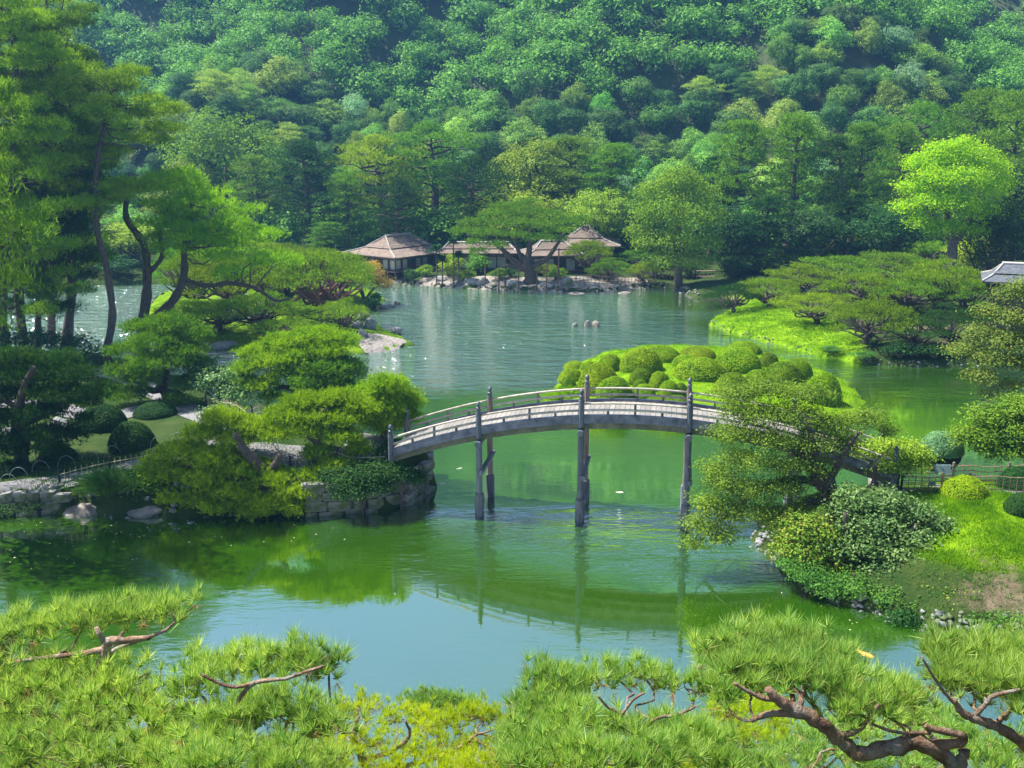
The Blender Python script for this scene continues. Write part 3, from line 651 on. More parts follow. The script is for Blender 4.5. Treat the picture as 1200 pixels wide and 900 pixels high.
shore_pines = [
 (585, 329, remat(SP[1], 'pine_m'), 26, 14, 'little green shrub between the wooden props'),
 (652, 329, remat(SP[0], 'pine_l'), 28, 14, 'light green shrub under the right boughs of the flat-topped pine'),
 (545, 331, remat(SP[0], 'pine_l'), 26, 14, 'bright low shrub on the shore before the middle roof'),
 (498, 327, remat(SP[1], 'broad_m'), 26, 16, 'green shrub at the right corner of the left pavilion'),
 (700, 327, remat(SP[1], 'broad_m'), 30, 14, 'green shrub under the bright layered shore pine'),
 (405, 331, remat(SP[0], 'broad_m'), 30, 16, 'green shrub at the left foot of the left pavilion'),
 (692, 325, CPl[0], 62, 42, 'bright green layered pine left of the dark rounded tree'),
 (715, 334, CP[1], 50, 28, 'small flat pine on the shore before the bamboo fence'),
 (756, 336, CPl[2], 46, 26, 'small shore pine at the right end of the bamboo fence'),
 (740, 318, CP[3], 50, 24, 'small pine above the fence right of the teahouse'),
 (640, 326, CPl[3], 34, 16, 'tiny pine beside the right teahouse steps'),
]
for i, (px, py, pr_, wpx, hpx, lab) in enumerate(shore_pines): at(px, py, pr_, wpx, hpx, 'garden_pine', lab, 'pine tree', 'garden pines on the far shore', i*2.1)

# ================================================================== PENINSULA PINES (right)
pen = [
 (866, 322, CPd[0], 66, 24, 'flat dark pine at the far left of the peninsula group, orange-tinged'),
 (902, 318, CP[1], 80, 24, 'flat pine next to the far-left peninsula pine'),
 (864, 368, CPd[2], 58, 34, 'small twin-stemmed pine leaning at the water on the left of the lawn'),
 (905, 362, CPl[0], 66, 36, 'bright flat pine on the lawn right of the twin-stemmed one'),
 (944, 350, CPl[1], 80, 38, 'wide flat pine on the peninsula lawn behind the bright one'),
 (966, 384, CPl[3], 78, 38, 'pine with low flat pads in the middle of the lawn'),
 (985, 342, CP[3], 90, 42, 'broad layered pine at the centre back of the peninsula'),
 (1020, 372, CPl[2], 96, 46, 'large many-padded pine in the centre of the peninsula'),
 (1025, 412, CPl[0], 88, 54, 'front pine of the peninsula spreading over the bank'),
 (1052, 338, CP[0], 92, 42, 'layered pine at the back right of the peninsula'),
 (1070, 372, CP[1], 80, 42, 'dense pine right of the many-padded pine'),
 (1108, 372, CPl[1], 82, 56, 'domed layered pine above the sandy slope'),
 (1082, 414, CPd[3], 72, 38, 'dark low pine on the shaded front of the bank'),
 (1122, 412, CPd[1], 76, 46, 'dark pine at the right front of the bank'),
 (1140, 378, CP[2], 70, 44, 'pine at the right end of the peninsula near the pavilion'),
 (1000, 318, CPl[2], 74, 32, 'flat light green pine behind the peninsula centre'),
 (1060, 308, CPl[0], 90, 34, 'bright layered pine below the yellow tree'),
 (1100, 322, CPl[3], 80, 36, 'light pine behind the domed pine'),
 (955, 322, CP[2], 70, 24, 'low flat pine between the back pines'),
]
for i, (px, py, pr_, wpx, hpx, lab) in enumerate(pen): at(px, py, pr_, wpx*1.25, hpx*1.05, 'niwaki_pine', lab, 'pine tree', 'flat-topped pines on the right peninsula', i*1.9)
pen_sh = [
 (1145, 336, BP['bl'][0], 62, 62, 'leafy light green tree left of the grey pavilion roof'),
 (1060, 424, remat(SP[0], 'broad_d'), 46, 20, 'dark waterside shrub under the front pine'),
 (1100, 424, remat(SP[1], 'shrub_d'), 46, 18, 'dark shrub at the foot of the sandy slope'),
 (1140, 424, remat(SP[0], 'shrub_d'), 40, 18, 'dark shrub at the right end of the bank'),
 (1015, 424, remat(SP[1], 'grass_d'), 30, 12, 'low bluish iris clump at the water edge of the lawn'),
 (975, 419, remat(SP[0], 'grass_d'), 26, 9, 'low grass clump at the water edge left of the iris clump'),
]
for i, (px, py, pr_, wpx, hpx, lab) in enumerate(pen_sh): at(px, py, pr_, wpx, hpx, 'shrub' if i else 'broadleaf_tree', lab, 'shrub' if i else 'tree', None, i*1.3)

# ================================================================== AZALEA ISLAND
def mound_proto(seed, mat):
    rng = rs(seed); L = [(0, 0, 0, 1, 1, 1), (.14, -.05, 0, .88, .9, .95)]
    p, nn, _ = lobe_pts(L, 15000, rng, .06, 1.0, None, .12); k = p[:, 2] > -.02; V, Fc = leaf_cards(p[k], nn[k], .085, rng, .15, .5)
    me = mesh_np('crown', [(V, Fc)]); me.materials.append(M[mat])
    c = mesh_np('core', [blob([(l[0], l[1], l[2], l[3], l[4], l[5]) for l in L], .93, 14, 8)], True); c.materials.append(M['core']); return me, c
MP = [mound_proto(201, 'azalea'), mound_proto(202, 'azalea'), mound_proto(203, 'azalea_b')]
mounds = [  # zoom coords: x, bottom y, width, height, kind, label
 (85, 262, 62, 60, 2, 'small brownish azalea ball at the left front corner of the island'),
 (95, 216, 96, 54, 0, 'round azalea mound above the small brownish ball'),
 (108, 168, 84, 26, 0, 'low azalea mound at the left back edge of the island'),
 (160, 166, 66, 34, 0, 'small azalea mound left of the tall oval one'),
 (242, 176, 92, 66, 0, 'tall oval azalea mound between the left back mounds and the big ones'),
 (200, 262, 160, 112, 0, 'big smooth azalea dome left of the bridge post'),
 (258, 294, 142, 90, 0, 'yellowish azalea dome right behind the bridge railing'),
 (360, 182, 156, 94, 0, 'biggest azalea dome of the back left group'),
 (432, 142, 148, 62, 0, 'flat azalea dome behind the biggest back dome'),
 (357, 228, 96, 66, 2, 'brownish azalea mound in front of the biggest back dome'),
 (350, 252, 60, 50, 2, 'tiny azalea ball squeezed among the small front mounds'),
 (367, 275, 82, 52, 0, 'small azalea ball right behind the bridge railing'),
 (424, 252, 82, 78, 0, 'upright azalea ball right of the brownish mound'),
 (460, 277, 86, 68, 0, 'azalea ball in front of the upright one'),
 (500, 272, 64, 54, 2, 'darker azalea ball at the edge of the open grass'),
 (525, 160, 98, 48, 0, 'low azalea mound right of the central gap'),
 (572, 132, 134, 46, 0, 'flat azalea mound at the back centre of the island'),
 (588, 212, 208, 84, 0, 'widest azalea mound, a long low bank in the island centre'),
 (745, 112, 132, 30, 0, 'flat azalea top behind the large right dome'),
 (723, 182, 168, 92, 0, 'large azalea dome right of the long low bank'),
 (832, 162, 80, 58, 2, 'darker azalea mound tucked behind two right domes'),
 (700, 278, 142, 94, 2, 'olive azalea dome left of the maple branches'),
 (795, 240, 112, 70, 0, 'azalea mound partly behind the maple branch tips'),
 (895, 222, 142, 80, 2, 'olive azalea dome on the right of the island'),
 (945, 206, 112, 82, 0, 'bright azalea dome on the right back of the island'),
 (1042, 302, 142, 122, 0, 'tallest azalea dome alone at the right end of the island'),
 (490, 312, 92, 44, 2, 'azalea mound seen through the bridge railing'),
 (404, 310, 84, 34, 2, 'low azalea mound at the water behind the bridge railing'),
]
for i, (zx, zy, zw, zh, k, lab) in enumerate(mounds):
    px = 640+zx*.31667; py = 380+zy*.31667; wp = zw*.31667; hp = zh*.31667
    q = G(px, py); s = ppm(q); r = wp/s/2*1.05; hh = max(hp/s-.10*r, r*.62); c = (q[0], q[1]+r*.85)
    e = empty('azalea_mound', lab, 'clipped shrub', (c[0], c[1], gzs(*c)-.05), 'clipped azalea mounds on the island', i*2.3, (r, r*.95, hh))
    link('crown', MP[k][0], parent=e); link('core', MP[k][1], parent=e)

# ================================================================== GRASS (stuff)
def grass(name, polys, n, hgt, mat, lab, seed, blades=4, wd=.035, inset=.12):
    rng = rs(seed); pts = []
    for pl in polys:
        lo, hi = pl.min(0), pl.max(0); c = lo+rng.rand(n*4, 2)*(hi-lo); pts.append(c[sdf(pl, c[:, 0], c[:, 1]) > inset][:n])
    c = np.concatenate(pts); z = gz(c[:, 0], c[:, 1]); p = np.column_stack([c, z-.02]); 
    patch = .6+.5*np.sin(c[:, 0]*1.1+np.sin(c[:, 1]*.9))*np.sin(c[:, 1]*1.3+.7*c[:, 0]*.4)
    k = blades; base = np.repeat(p, k, 0)+np.concatenate([rng.normal(size=(len(p)*k, 2))*.09, np.zeros((len(p)*k, 1))], 1)
    d = unit(rng.normal(size=(len(p)*k, 3))*.38+np.array([0, 0, 1.])); d[:, 2] = abs(d[:, 2]); sd_ = unit(np.cross(d, rng.normal(size=d.shape)))
    L = hgt*(.5+.7*rng.rand(len(base), 1))*np.repeat(np.clip(patch, .35, 1.2), k)[:, None]
    V = np.stack([base-sd_*wd*.5, base+sd_*wd*.5, base+d*L], 1).reshape(-1, 3)
    o = link(name, mesh_np(name, [(V, np.arange(len(V)).reshape(-1, 3))]), M[mat]); tag(o, lab, 'grass', kind='stuff')
BANK_L = np.vstack([px_poly([(1300, 790), (1200, 752), (1100, 738), (1020, 715), (950, 686), (905, 653), (888, 630), (900, 608), (940, 594), (1100, 590)]), [[40, 47]]])
grass('bank_grass', [BANK_L], 21000, .24, 'grass', 'tall bright green grass growing over the right bank', 301, 5, .03, 2.6)
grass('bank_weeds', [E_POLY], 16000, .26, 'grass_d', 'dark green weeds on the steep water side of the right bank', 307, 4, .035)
grass('peninsula_grass', [D_L], 9000, .32, 'grass', 'bright grass lawn on the right peninsula', 302, 4, .07)
grass('island_grass', [F_POLY], 9000, .26, 'grass', 'bright grass between the azalea mounds', 303, 4, .05)
grass('left_island_grass', [B_POLY], 6000, .22, 'grass', 'mossy grass covering the left island', 304, 4, .06)
A_F = px_poly([(-100, 608), (60, 602), (200, 606), (380, 602), (480, 589), (503, 575), (470, 560), (350, 560), (200, 565), (60, 560), (-100, 560)])
grass('shade_grass', [px_poly([(-100, 540), (0, 530), (150, 500), (240, 480), (240, 462), (180, 445), (0, 430), (-100, 430)])], 7000, .22, 'grass_d', 'dark shaded grass under the left pines', 305, 4, .04)  # dark blade colour stands in for the shade of the pines
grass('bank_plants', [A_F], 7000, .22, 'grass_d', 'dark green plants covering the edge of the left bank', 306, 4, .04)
# ================================================================== ARCHED BRIDGE
BA = P(562, 605)[:2]; BU = P(678.5, 612)[:2]-BA; BU = BU/np.linalg.norm(BU); BV = np.array([-BU[1], BU[0]])
BW = 2.95; S0, S1 = -4.5, 19.5
def bz(s): return 5.15-.0157*(s-7.6)**2          # underside of the fascia
def bp(s, t, z): q = BA+BU*s+BV*t; return (q[0], q[1], z)
yaw = math.atan2(BU[1], BU[0])
bridge = empty('arched_bridge', 'long grey wooden arched footbridge spanning the pond between the two banks', 'bridge', (*bp(7.5, BW/2, 0)[:2], 0))
bo = Vector(bridge.location)
def bpart(name, mb, mat, parent=bridge, label=None, smooth=False):
    me = mb.mesh(name, smooth) if isinstance(mb, MB) else mb
    o = link(name, me, mat, parent)
    if parent is bridge: o.location = -bo
    if label: o['label'] = label
    return o
def arc_beam(t0, t1, zl, zh, s0=S0, s1=S1, n=36):
    m = MB(); prev = None
    for i in range(n+1):
        s = s0+(s1-s0)*i/n; z = bz(s); r = [bp(s, t0, z+zl), bp(s, t1, z+zl), bp(s, t1, z+zh), bp(s, t0, z+zh)]
        o = len(m.v); m.v += r
        if i: 
            for k in range(4): m.f.append((o-4+k, o-4+(k+1) % 4, o+(k+1) % 4, o+k))
    m.f.append((0, 1, 2, 3)); m.f.append(tuple(len(m.v)-4+k for k in (3, 2, 1, 0))); return m
bpart('fascia', arc_beam(-.10, .02, .02, .34), M['fascia']); bpart('fascia', arc_beam(BW-.02, BW+.10, .02, .34), M['fascia'])
bpart('girder', arc_beam(.06, .34, -.30, .015), M['beam']); bpart('girder', arc_beam(BW-.34, BW-.06, -.30, .015), M['beam']); bpart('girder', arc_beam(BW/2-.15, BW/2+.15, -.28, .015), M['beam'])
bpart('kerb_rail', arc_beam(-.13, .05, .345, .44), M['fascia']); bpart('kerb_rail', arc_beam(BW-.05, BW+.13, .345, .44), M['fascia'])
npk = 96
for i in range(npk):
    s = S0+(S1-S0)*(i+.5)/npk; h = (S1-S0)/npk/2-.008; m = MB(); zo = .003*math.sin(i*2.7); a, b = bz(s-h)+.27+zo, bz(s+h)+.27+zo
    m.hexa([bp(s-h, .025, a), bp(s+h, .025, b), bp(s+h, BW-.025, b), bp(s-h, BW-.025, a)], [bp(s-h, .025, a+.05), bp(s+h, .025, b+.05), bp(s+h, BW-.025, b+.05), bp(s-h, BW-.025, a+.05)])
    bpart('plank', m, M['plank'])
POSTS = [S0+.05, 0.0, 5.0, 10.1, 15.2, S1-.05]
def fin_mesh(m, c, r):
    m.lathe(c, [(r*1.12, 0), (r*1.15, .05), (r*1.0, .08), (r*1.0, .26), (r*1.16, .29), (r*.55, .33), (r*.62, .36), (r*1.0, .42), (r*1.02, .48), (r*.7, .56), (r*.12, .63)], 12)
RZ1, RZ2 = .66, .98
for side, t in ((0, -.05), (1, BW+.05)):
    pm = M['post_dark'] if side == 0 else M['post_brown']
    for s in POSTS:
        zb = bz(s)-.16; m = MB(); c = bp(s, t, zb); m.lathe(c, [(.145, 0), (.145, .02), (.14, 1.26)], 12)
        po = bpart('bridge_post', m, pm, smooth=False)
        f = MB(); fin_mesh(f, bp(s, t, zb+1.255), .115); fo = link('finial', f.mesh('finial', False), M['bronze'], po)
    mbr = MB()
    for k in range(5):
        a, b = POSTS[k], POSTS[k+1]
        for zz, r in ((RZ1, .06), (RZ2, .052)):
            m = MB(); n = 10; m.tube([bp(a+.1+(b-a-.2)*j/n, t, bz(a+.1+(b-a-.2)*j/n)+zz) for j in range(n+1)], r, 8); bpart('rail', m, M['rail'], smooth=True)
        for q, top in ((.25, RZ1), (.5, RZ2), (.75, RZ1)):
            s = a+(b-a)*q; m = MB(); zb = bz(s)+.44; m.box(bp(s, t, (zb+bz(s)+top)/2), (.11, .09, bz(s)+top-zb-.02), yaw); bpart('baluster', m, pm)
for s in POSTS[1:-1]:
    g = link('pier', None, parent=bridge); g.location = -bo
    for side, t in ((0, .02), (1, BW-.02)):
        m = MB(); zt = bz(s)-.32; m.lathe(bp(s, t, -1.2), [(.155, 0), (.15, zt+1.2)], 12); link('column', m.mesh('column', False), M['post_dark' if side == 0 else 'post_brown'], g)
        m = MB(); m.lathe(bp(s, t, -1.2), [(.23, 0), (.23, 2.35), (.20, 2.42)], 12); link('footing_sleeve', m.mesh('footing_sleeve', False), M['post_dark'], g)
    m = MB(); zt = bz(s); m.add([], []); a = bp(s, -.35, zt-.42); b = bp(s, BW+.35, zt-.42)
    m.tube([a, b], .16, 8); link('cap_beam', m.mesh('cap_beam'), M['post_dark'], g)
    m = MB(); m.tube([bp(s+.12, -.22, 2.35), bp(s+.12, BW+.3, 2.35)], .13, 10); link('tie_beam', m.mesh('tie_beam'), M['post_dark'], g)

# ================================================================== STONE WALLS
BLK = []
for i in range(6):
    rng = rs(400+i); m = MB(); m.box((0, 0, 0), (1, 1, 1)); V = np.array(m.v)*1.0
    sub = []; n = 3
    # rounded irregular block
    vv = []; ff = []
    for ax_ in range(3):
        for sg in (-1, 1):
            o = len(vv)
            for a in range(4):
                for b in range(4):
                    u_, v_ = a/3*2-1, b/3*2-1; p_ = [0, 0, 0]; p_[ax_] = sg; p_[(ax_+1) % 3] = u_; p_[(ax_+2) % 3] = v_*sg
                    p_ = np.array(p_, float); l = np.linalg.norm(p_, ord=5); p_ = p_/l*.5*(1+.035*np.sin(p_@np.array([5.1, 3.3, 4.2])+i*2)); vv.append(p_*(1, 1, 1))
            for a in range(3):
                for b in range(3): q_ = o+a*4+b; ff.append((q_, q_+4, q_+5, q_+1))
    BLK.append(mesh_np('stone', [(np.array(vv), np.array(ff))], True)); BLK[-1].materials.append(M['stone'])
def stone_wall(line, ztop, zbot, rows, label, wmin=.7, wmax=1.5, seed=1, depth=.55):
    rng = rs(seed); L = np.array([p[:2] for p in line]); seg = np.linalg.norm(np.diff(L, axis=0), axis=1); cum = np.concatenate([[0], np.cumsum(seg)]); tot = cum[-1]
    e = empty('stone_wall', label, 'stone wall', (*L[0], 0)); eo = Vector(e.location)
    for r in range(rows):
        s = -rng.rand()*.5
        while s < tot:
            w_ = wmin+(wmax-wmin)*rng.rand(); sc_ = min(max(s+w_/2, 0), tot); k = min(np.searchsorted(cum, sc_, 'right')-1, len(seg)-1); tt = (sc_-cum[k])/seg[k]
            q = L[k]*(1-tt)+L[k+1]*tt; d = L[k+1]-L[k]; a = math.atan2(d[1], d[0]); zt = ztop(q) if callable(ztop) else ztop; h = (zt-zbot)/rows
            o = link('stone', BLK[rng.randint(6)], parent=e); o.location = Vector((q[0], q[1], zbot+h*(r+.5)))-eo+Vector((rng.normal()*.07, rng.normal()*.07, rng.normal()*.03)); o.rotation_euler = (rng.normal()*.10, rng.normal()*.09, a+rng.normal()*.08)
            o.scale = (w_*1.0, depth*(.9+.3*rng.rand()), h*(1.0+.25*rng.rand())); s += w_
    return e
wl = [P(*p) for p in [(360, 604), (400, 602), (440, 599), (480, 590), (500, 577), (503, 566), (499, 556)]]
stone_wall(wl, 1.75, -.25, 4, 'mossy rough stone abutment wall under the left end of the bridge', .6, 1.3, 11)
wl2 = [P(*p) for p in [(-60, 607), (0, 604), (40, 602), (74, 601)]]
stone_wall(wl2, lambda q: 1.15, -.2, 3, 'dressed stone retaining wall below the gravel path at the left edge', .6, 1.1, 12, .45)
wl3 = [(BA+BU*S1+BV*(-.3)+BU*.0).tolist(), (BA+BU*S1+BV*(BW+.3)).tolist()]
stone_wall([(*wl3[0], 0), (*wl3[1], 0)], 2.55, .9, 3, 'stone abutment under the right end of the bridge', .6, 1.1, 13, .6)

# ================================================================== ROCKS
def rock_mesh(seed, mat, flat=1.0):
    rng = rs(seed); V, Fc = blob([(0, 0, 0, .5, .5, .5)], 1, 12, 8)
    V = np.array(V); k = rng.normal(size=(7, 3))
    for j in range(7):
        kk = unit(k[j]); d = V@kk; lim = .28+.14*rng.rand(); over = np.maximum(d-lim, 0); V = V-over[:, None]*kk*.9
    V = V*(1+.05*np.sin(V@np.array([9, 7, 11.])+seed))[:, None]
    me = mesh_np('rock', [(V, Fc)], False); me.materials.append(M[mat]); return me
RK = [rock_mesh(500+i, 'rock') for i in range(5)]; RW = [rock_mesh(520+i, 'rock_w') for i in range(3)]
def rock(px, py, wpx, hpx, lab, k=0, warm=False, z=None, group=None, ry=.7):
    edge = 'slab lying' in lab or 'long flat brown' in lab
    if edge: z = 0.0
    q = G(px, py) if z is None else P(px, py, z); s = ppm(q); w_ = wpx/s*1.15; h = hpx/s*1.25
    me = (RW[k % 3] if warm else RK[k % 5])
    o = link('rock', me, loc=(q[0], q[1]+w_*(.3 if not edge else .02), (gzs(q[0], q[1]) if z is None else z)+h*.12), rz=k*.9, sc=(w_, w_*ry, h*1.25)); return tag(o, lab, 'rock', group)
rocks = [
 (167, 600, 60, 17, 'long flat brown rock at the left bank below the pine', 0, True),
 (103, 600, 52, 12, 'flat grey slab lying between the dressed wall and the long brown rock', 1, True),
 (65, 507, 34, 17, 'blue-grey boulder on the shaded lawn behind the path', 2, False),
 (8, 512, 22, 14, 'grey boulder at the left edge behind the path', 3, False),
 (425, 376, 16, 12, 'pointed dark boulder at the top of the pebble beach', 0, False),
 (418, 385, 16, 11, 'pale-topped boulder left of the pebble beach', 1, False),
 (424, 397, 17, 13, 'dark blue-grey boulder at the left of the pebble beach', 2, False),
 (433, 386, 14, 14, 'dark upright boulder between the two beach boulders', 4, False),
 (462, 390, 16, 9, 'slanting rock on the far edge of the pebble beach', 3, False),
 (409, 366, 14, 8, 'small rock above the pebble beach', 3, False),
 (453, 361, 22, 3, 'flat rock awash right of the dark shrub', 1, False),
 (465, 357, 12, 4, 'little rock in the water near the maple tip', 2, True),
 (674, 383, 7, 6, 'small white-topped rock at the left of the rock islet', 0, False),
 (689, 383, 9, 8, 'brown upright rock in the middle of the rock islet', 1, True),
 (699, 383, 13, 7, 'blocky grey rock at the right of the rock islet', 2, True),
 (466, 330, 18, 9, 'grey rock at the foot of the teahouse veranda', 0, False),
 (500, 331, 22, 5, 'flat pinkish shore rock before the clipped shrub', 1, True),
 (516, 333, 20, 6, 'low dark shore rock below the clipped shrub', 2, False),
 (553, 333, 22, 9, 'dark shore rock before the middle roof', 3, False),
 (566, 334, 14, 9, 'dark shore rock left of the flat-topped pine', 4, False),
 (664, 336, 16, 14, 'dark upright rock right of the wooden props', 0, False),
 (683, 337, 14, 6, 'pale shore rock right of the dark upright rock', 1, True),
 (700, 337, 12, 5, 'pale shore rock before the fence', 2, True),
 (675, 346, 20, 3, 'flat stepping stone awash before the far shore', 0, True),
 (693, 344, 10, 3, 'small stepping stone next to the flat one', 2, True),
 (733, 345, 18, 2.5, 'low flat stone awash at the right of the far shore', 1, True),
 (600, 337, 24, 6, 'low grey rock under the wooden props', 3, False),
 (640, 337, 24, 6, 'grey rock at the waterline right of the pine trunk', 2, False),
 (720, 337, 12, 4, 'little shore rock right of the pale ones', 0, True),
 (232, 408, 44, 9, 'dark rock ledge at the back of the lagoon left of the island', 1, False),
 (262, 408, 40, 10, 'mossy dark rock ledge under the leaning pine branch', 4, False),
 (288, 356, 26, 12, 'blue-grey rock in the rockery under the leaning pine', 2, False),
 (262, 360, 26, 14, 'dark rock in the rockery left of the blue-grey one', 3, False),
 (312, 362, 24, 12, 'dark rock at the right of the rockery', 0, False),
 (275, 376, 34, 14, 'large low rock at the front of the rockery', 1, False),
 (300, 378, 24, 10, 'small rock beside the large low rockery rock', 4, False),
 (335, 392, 26, 9, 'pinkish flat rock on the island lawn', 1, True),
 (148, 392, 14, 9, 'grey rock at the foot of the forked pine', 2, False),
]
for r in rocks:
    z = 0.0 if any(k in r[4] for k in ('islet', 'awash', 'in the water')) else None
    rock(r[0], r[1], r[2], r[3], r[4], r[5], r[6], z, 'rocks around the pond')
# little stones along the waterlines: one mass per shore
def shore_stones(name, poly, i0, i1, n, size, lab, seed, mat='rock'):
    rng = rs(seed); V0, F0 = blob([(0, 0, 0, .5, .5, .5)], 1, 6, 4); parts = []
    L = poly[i0:i1+1]; seg = np.linalg.norm(np.diff(L, axis=0), axis=1); cum = np.concatenate([[0], np.cumsum(seg)])
    for j in range(n):
        s = rng.rand()*cum[-1]; k = min(np.searchsorted(cum, s, 'right')-1, len(seg)-1); t = (s-cum[k])/seg[k]; q = L[k]*(1-t)+L[k+1]*t
        d = L[k+1]-L[k]; nn_ = np.array([-d[1], d[0]])/np.linalg.norm(d); q = q+nn_*rng.normal()*size*.9
        z = max(gzs(*q), -.1); V = V0*(1+.25*rng.normal(size=(len(V0), 1)))*np.array([1, 1, .7])*size*(.5+.8*rng.rand()); a = rng.rand()*6
        V = V@np.array([[math.cos(a), -math.sin(a), 0], [math.sin(a), math.cos(a), 0], [0, 0, 1]]).T; parts.append((V+np.array([q[0], q[1], z]), F0))
    tag(link(name, mesh_np(name, parts), M[mat]), lab, 'stones', kind='stuff')
shore_stones('bank_stones', E_POLY, 1, 9, 520, .26, 'small grey stones lining the water edge of the right bank', 601)
shore_stones('peninsula_stones', C_POLY, 17, 26, 420, .2, 'small brown stones lining the water edge of the peninsula', 602, 'rock')
shore_stones('far_shore_stones', C_POLY, 5, 11, 260, .42, 'pale stones lining the far shore before the teahouse', 603, 'rock_w')
shore_stones('left_bank_stones', A_POLY, 1, 8, 160, .32, 'small dark stones at the water edge of the left bank', 604)
shore_stones('island_stones', B_POLY, 10, 19, 160, .35, 'small stones at the water edge of the left island', 605)

# ================================================================== PATHS, SAND
pth = [G(*p)[:2] for p in [(-60, 588), (20, 572), (80, 562), (150, 547), (215, 532), (280, 527), (350, 533), (410, 538), (458, 536)]]
drape('gravel_path', [(*q, 1.9) for q in pth], 1.9, M['gravel'])
pth2 = [G(*p)[:2] for p in [(250, 524), (262, 507), (250, 492), (215, 478), (170, 480), (120, 490), (60, 478), (-20, 470)]]
drape('garden_path', [(*q, 2.0) for q in pth2], 2.0, M['gravel'], .045)
pth3 = [G(*p)[:2] for p in [(215, 478), (185, 462), (150, 446), (120, 438)]]
drape('garden_path', [(*q, 1.8) for q in pth3], 1.8, M['gravel'], .055)
e0 = BA+BU*(S1-.1)+BV*BW/2
drape('gravel_path', [(e0[0], e0[1], 2.6), (e0[0]+1.5, e0[1]-.25, 2.6), (e0[0]+4, e0[1]-.6, 2.6), (e0[0]+9, e0[1]-1.2, 2.6), (e0[0]+18, e0[1]-2, 2.6)], 2.6, M['gravel'])
drape('sand_shore', [(*G(x, y)[:2], w_) for x, y, w_ in [(492, 328, 3), (530, 330, 5), (590, 331, 6), (650, 332, 6), (710, 331, 6), (760, 330, 4)]], 4, M['sand'], .05, cross=7)
drape('pebble_beach', [(*G(x, y)[:2], w_) for x, y, w_ in [(420, 404, 3.0), (436, 402, 4.2), (452, 400, 3.4), (468, 400, 1.5), (476, 401, .5)]], 3, M['pebble'], .05, cross=7)

# ================================================================== FENCES
def fence(pts, label, h=.9, gap=.3, rails=(.35, .75), mat='bamboo', postmat='black', postgap=2.4, rad=.018, group=None, top_over=.12, posts=True, stuff=False):
    L = np.array([p[:2] for p in pts], float); seg = np.linalg.norm(np.diff(L, axis=0), axis=1); cum = np.concatenate([[0], np.cumsum(seg)]); tot = cum[-1]
    def at_(s): k = min(np.searchsorted(cum, s, 'right')-1, len(seg)-1); t = (s-cum[k])/seg[k]; q = L[k]*(1-t)+L[k+1]*t; return q
    o0 = at_(0); e = empty('bamboo_fence', label, 'fence', (*o0, gzs(*o0)), group); eo = np.array(e.location)
    n = int(tot/gap); pk = MB(); pk.tube([(0, 0, -.05), (0, 0, h)], rad, 5); pm = pk.mesh('picket'); pm.materials.append(M[mat]); allp = []
    for i in range(n+1):
        q = at_(tot*i/n); z = gzs(*q)
        if stuff: allp.append((np.array(pk.v)+np.array([q[0], q[1], z])-eo, pk.f)); continue
        o = link('picket', pm, parent=e); o.location = (q[0]-eo[0], q[1]-eo[1], z-eo[2]); o.scale = (1, 1, 1+.05*math.sin(i*3.1))
    if stuff:
        m = MB()
        for V, Fc in allp: m.add(V, Fc)
        o = link('pickets', m.mesh('pickets'), M[mat], e); o['kind'] = 'stuff'
    for r in rails:
        m = MB(); m.tube([(at_(tot*i/20)[0]-eo[0], at_(tot*i/20)[1]-eo[1]-.03, gzs(*at_(tot*i/20))+r*h-eo[2]) for i in range(21)], rad*1.35, 6); link('rail', m.mesh('rail'), M[mat], e)
    if posts:
        k = max(int(tot/postgap), 1); m = MB(); m.tube([(0, 0, -.2), (0, 0, h+top_over)], .06, 8); pmm = m.mesh('post'); pmm.materials.append(M[postmat])
        for i in range(k+1):
            q = at_(tot*i/k); o = link('post', pmm, parent=e); o.location = (q[0]-eo[0], q[1]-eo[1], gzs(*q)-eo[2])
    return e
fence([G(*p) for p in [(70, 566), (120, 553), (175, 543), (230, 533), (300, 541), (360, 546), (420, 546), (452, 545)]], 'low bamboo fence with black posts along the front of the left path', .62, .27, (.72,), group=None)
fence([G(*p) for p in [(242, 478), (262, 484), (290, 497), (330, 512), (385, 520), (430, 521), (468, 521)]], 'bamboo fence at the back of the left path by the lagoon', .8, .28, (.4, .8), 'bamboo', 'black')
fence([G(*p) for p in [(96, 447), (125, 444), (150, 442)]], 'short bamboo lattice fence under the trunks on the left', .9, .3, (.3, .6, .9), 'bamboo')
yb = e0[1]
fence([(e0[0]+.3, yb-1.25), (e0[0]+3, yb-1.45), (e0[0]+6.3, yb-1.8)], 'bamboo lattice fence in front of the path at the right bank', .78, .30, (.15, .45, .72, .95), 'bamboo_d', 'black', 3.0, .016)
fence([(e0[0]+1.2, yb+1.5), (e0[0]+5, yb+1.1), (e0[0]+9, yb+.8)], 'brown bamboo lattice fence behind the path at the right bank', .95, .30, (.15, .4, .65, .92), 'bamboo_d', 'post_brown', 2.4, .018)
fence([G(675, 332), G(720, 333), G(768, 334)], 'long low bamboo fence on the far shore right of the pine', 1.1, .5, (.3, .85), 'bamboo_d', 'post_brown', 4.5, .03, stuff=True)
fence([G(768, 327), G(800, 326), G(838, 327)], 'grey fence in the shade on the far shore left of the spit', 1.2, .5, (.3, .9), 'bamboo_d', 'post_brown', 4.5, .035, stuff=True)
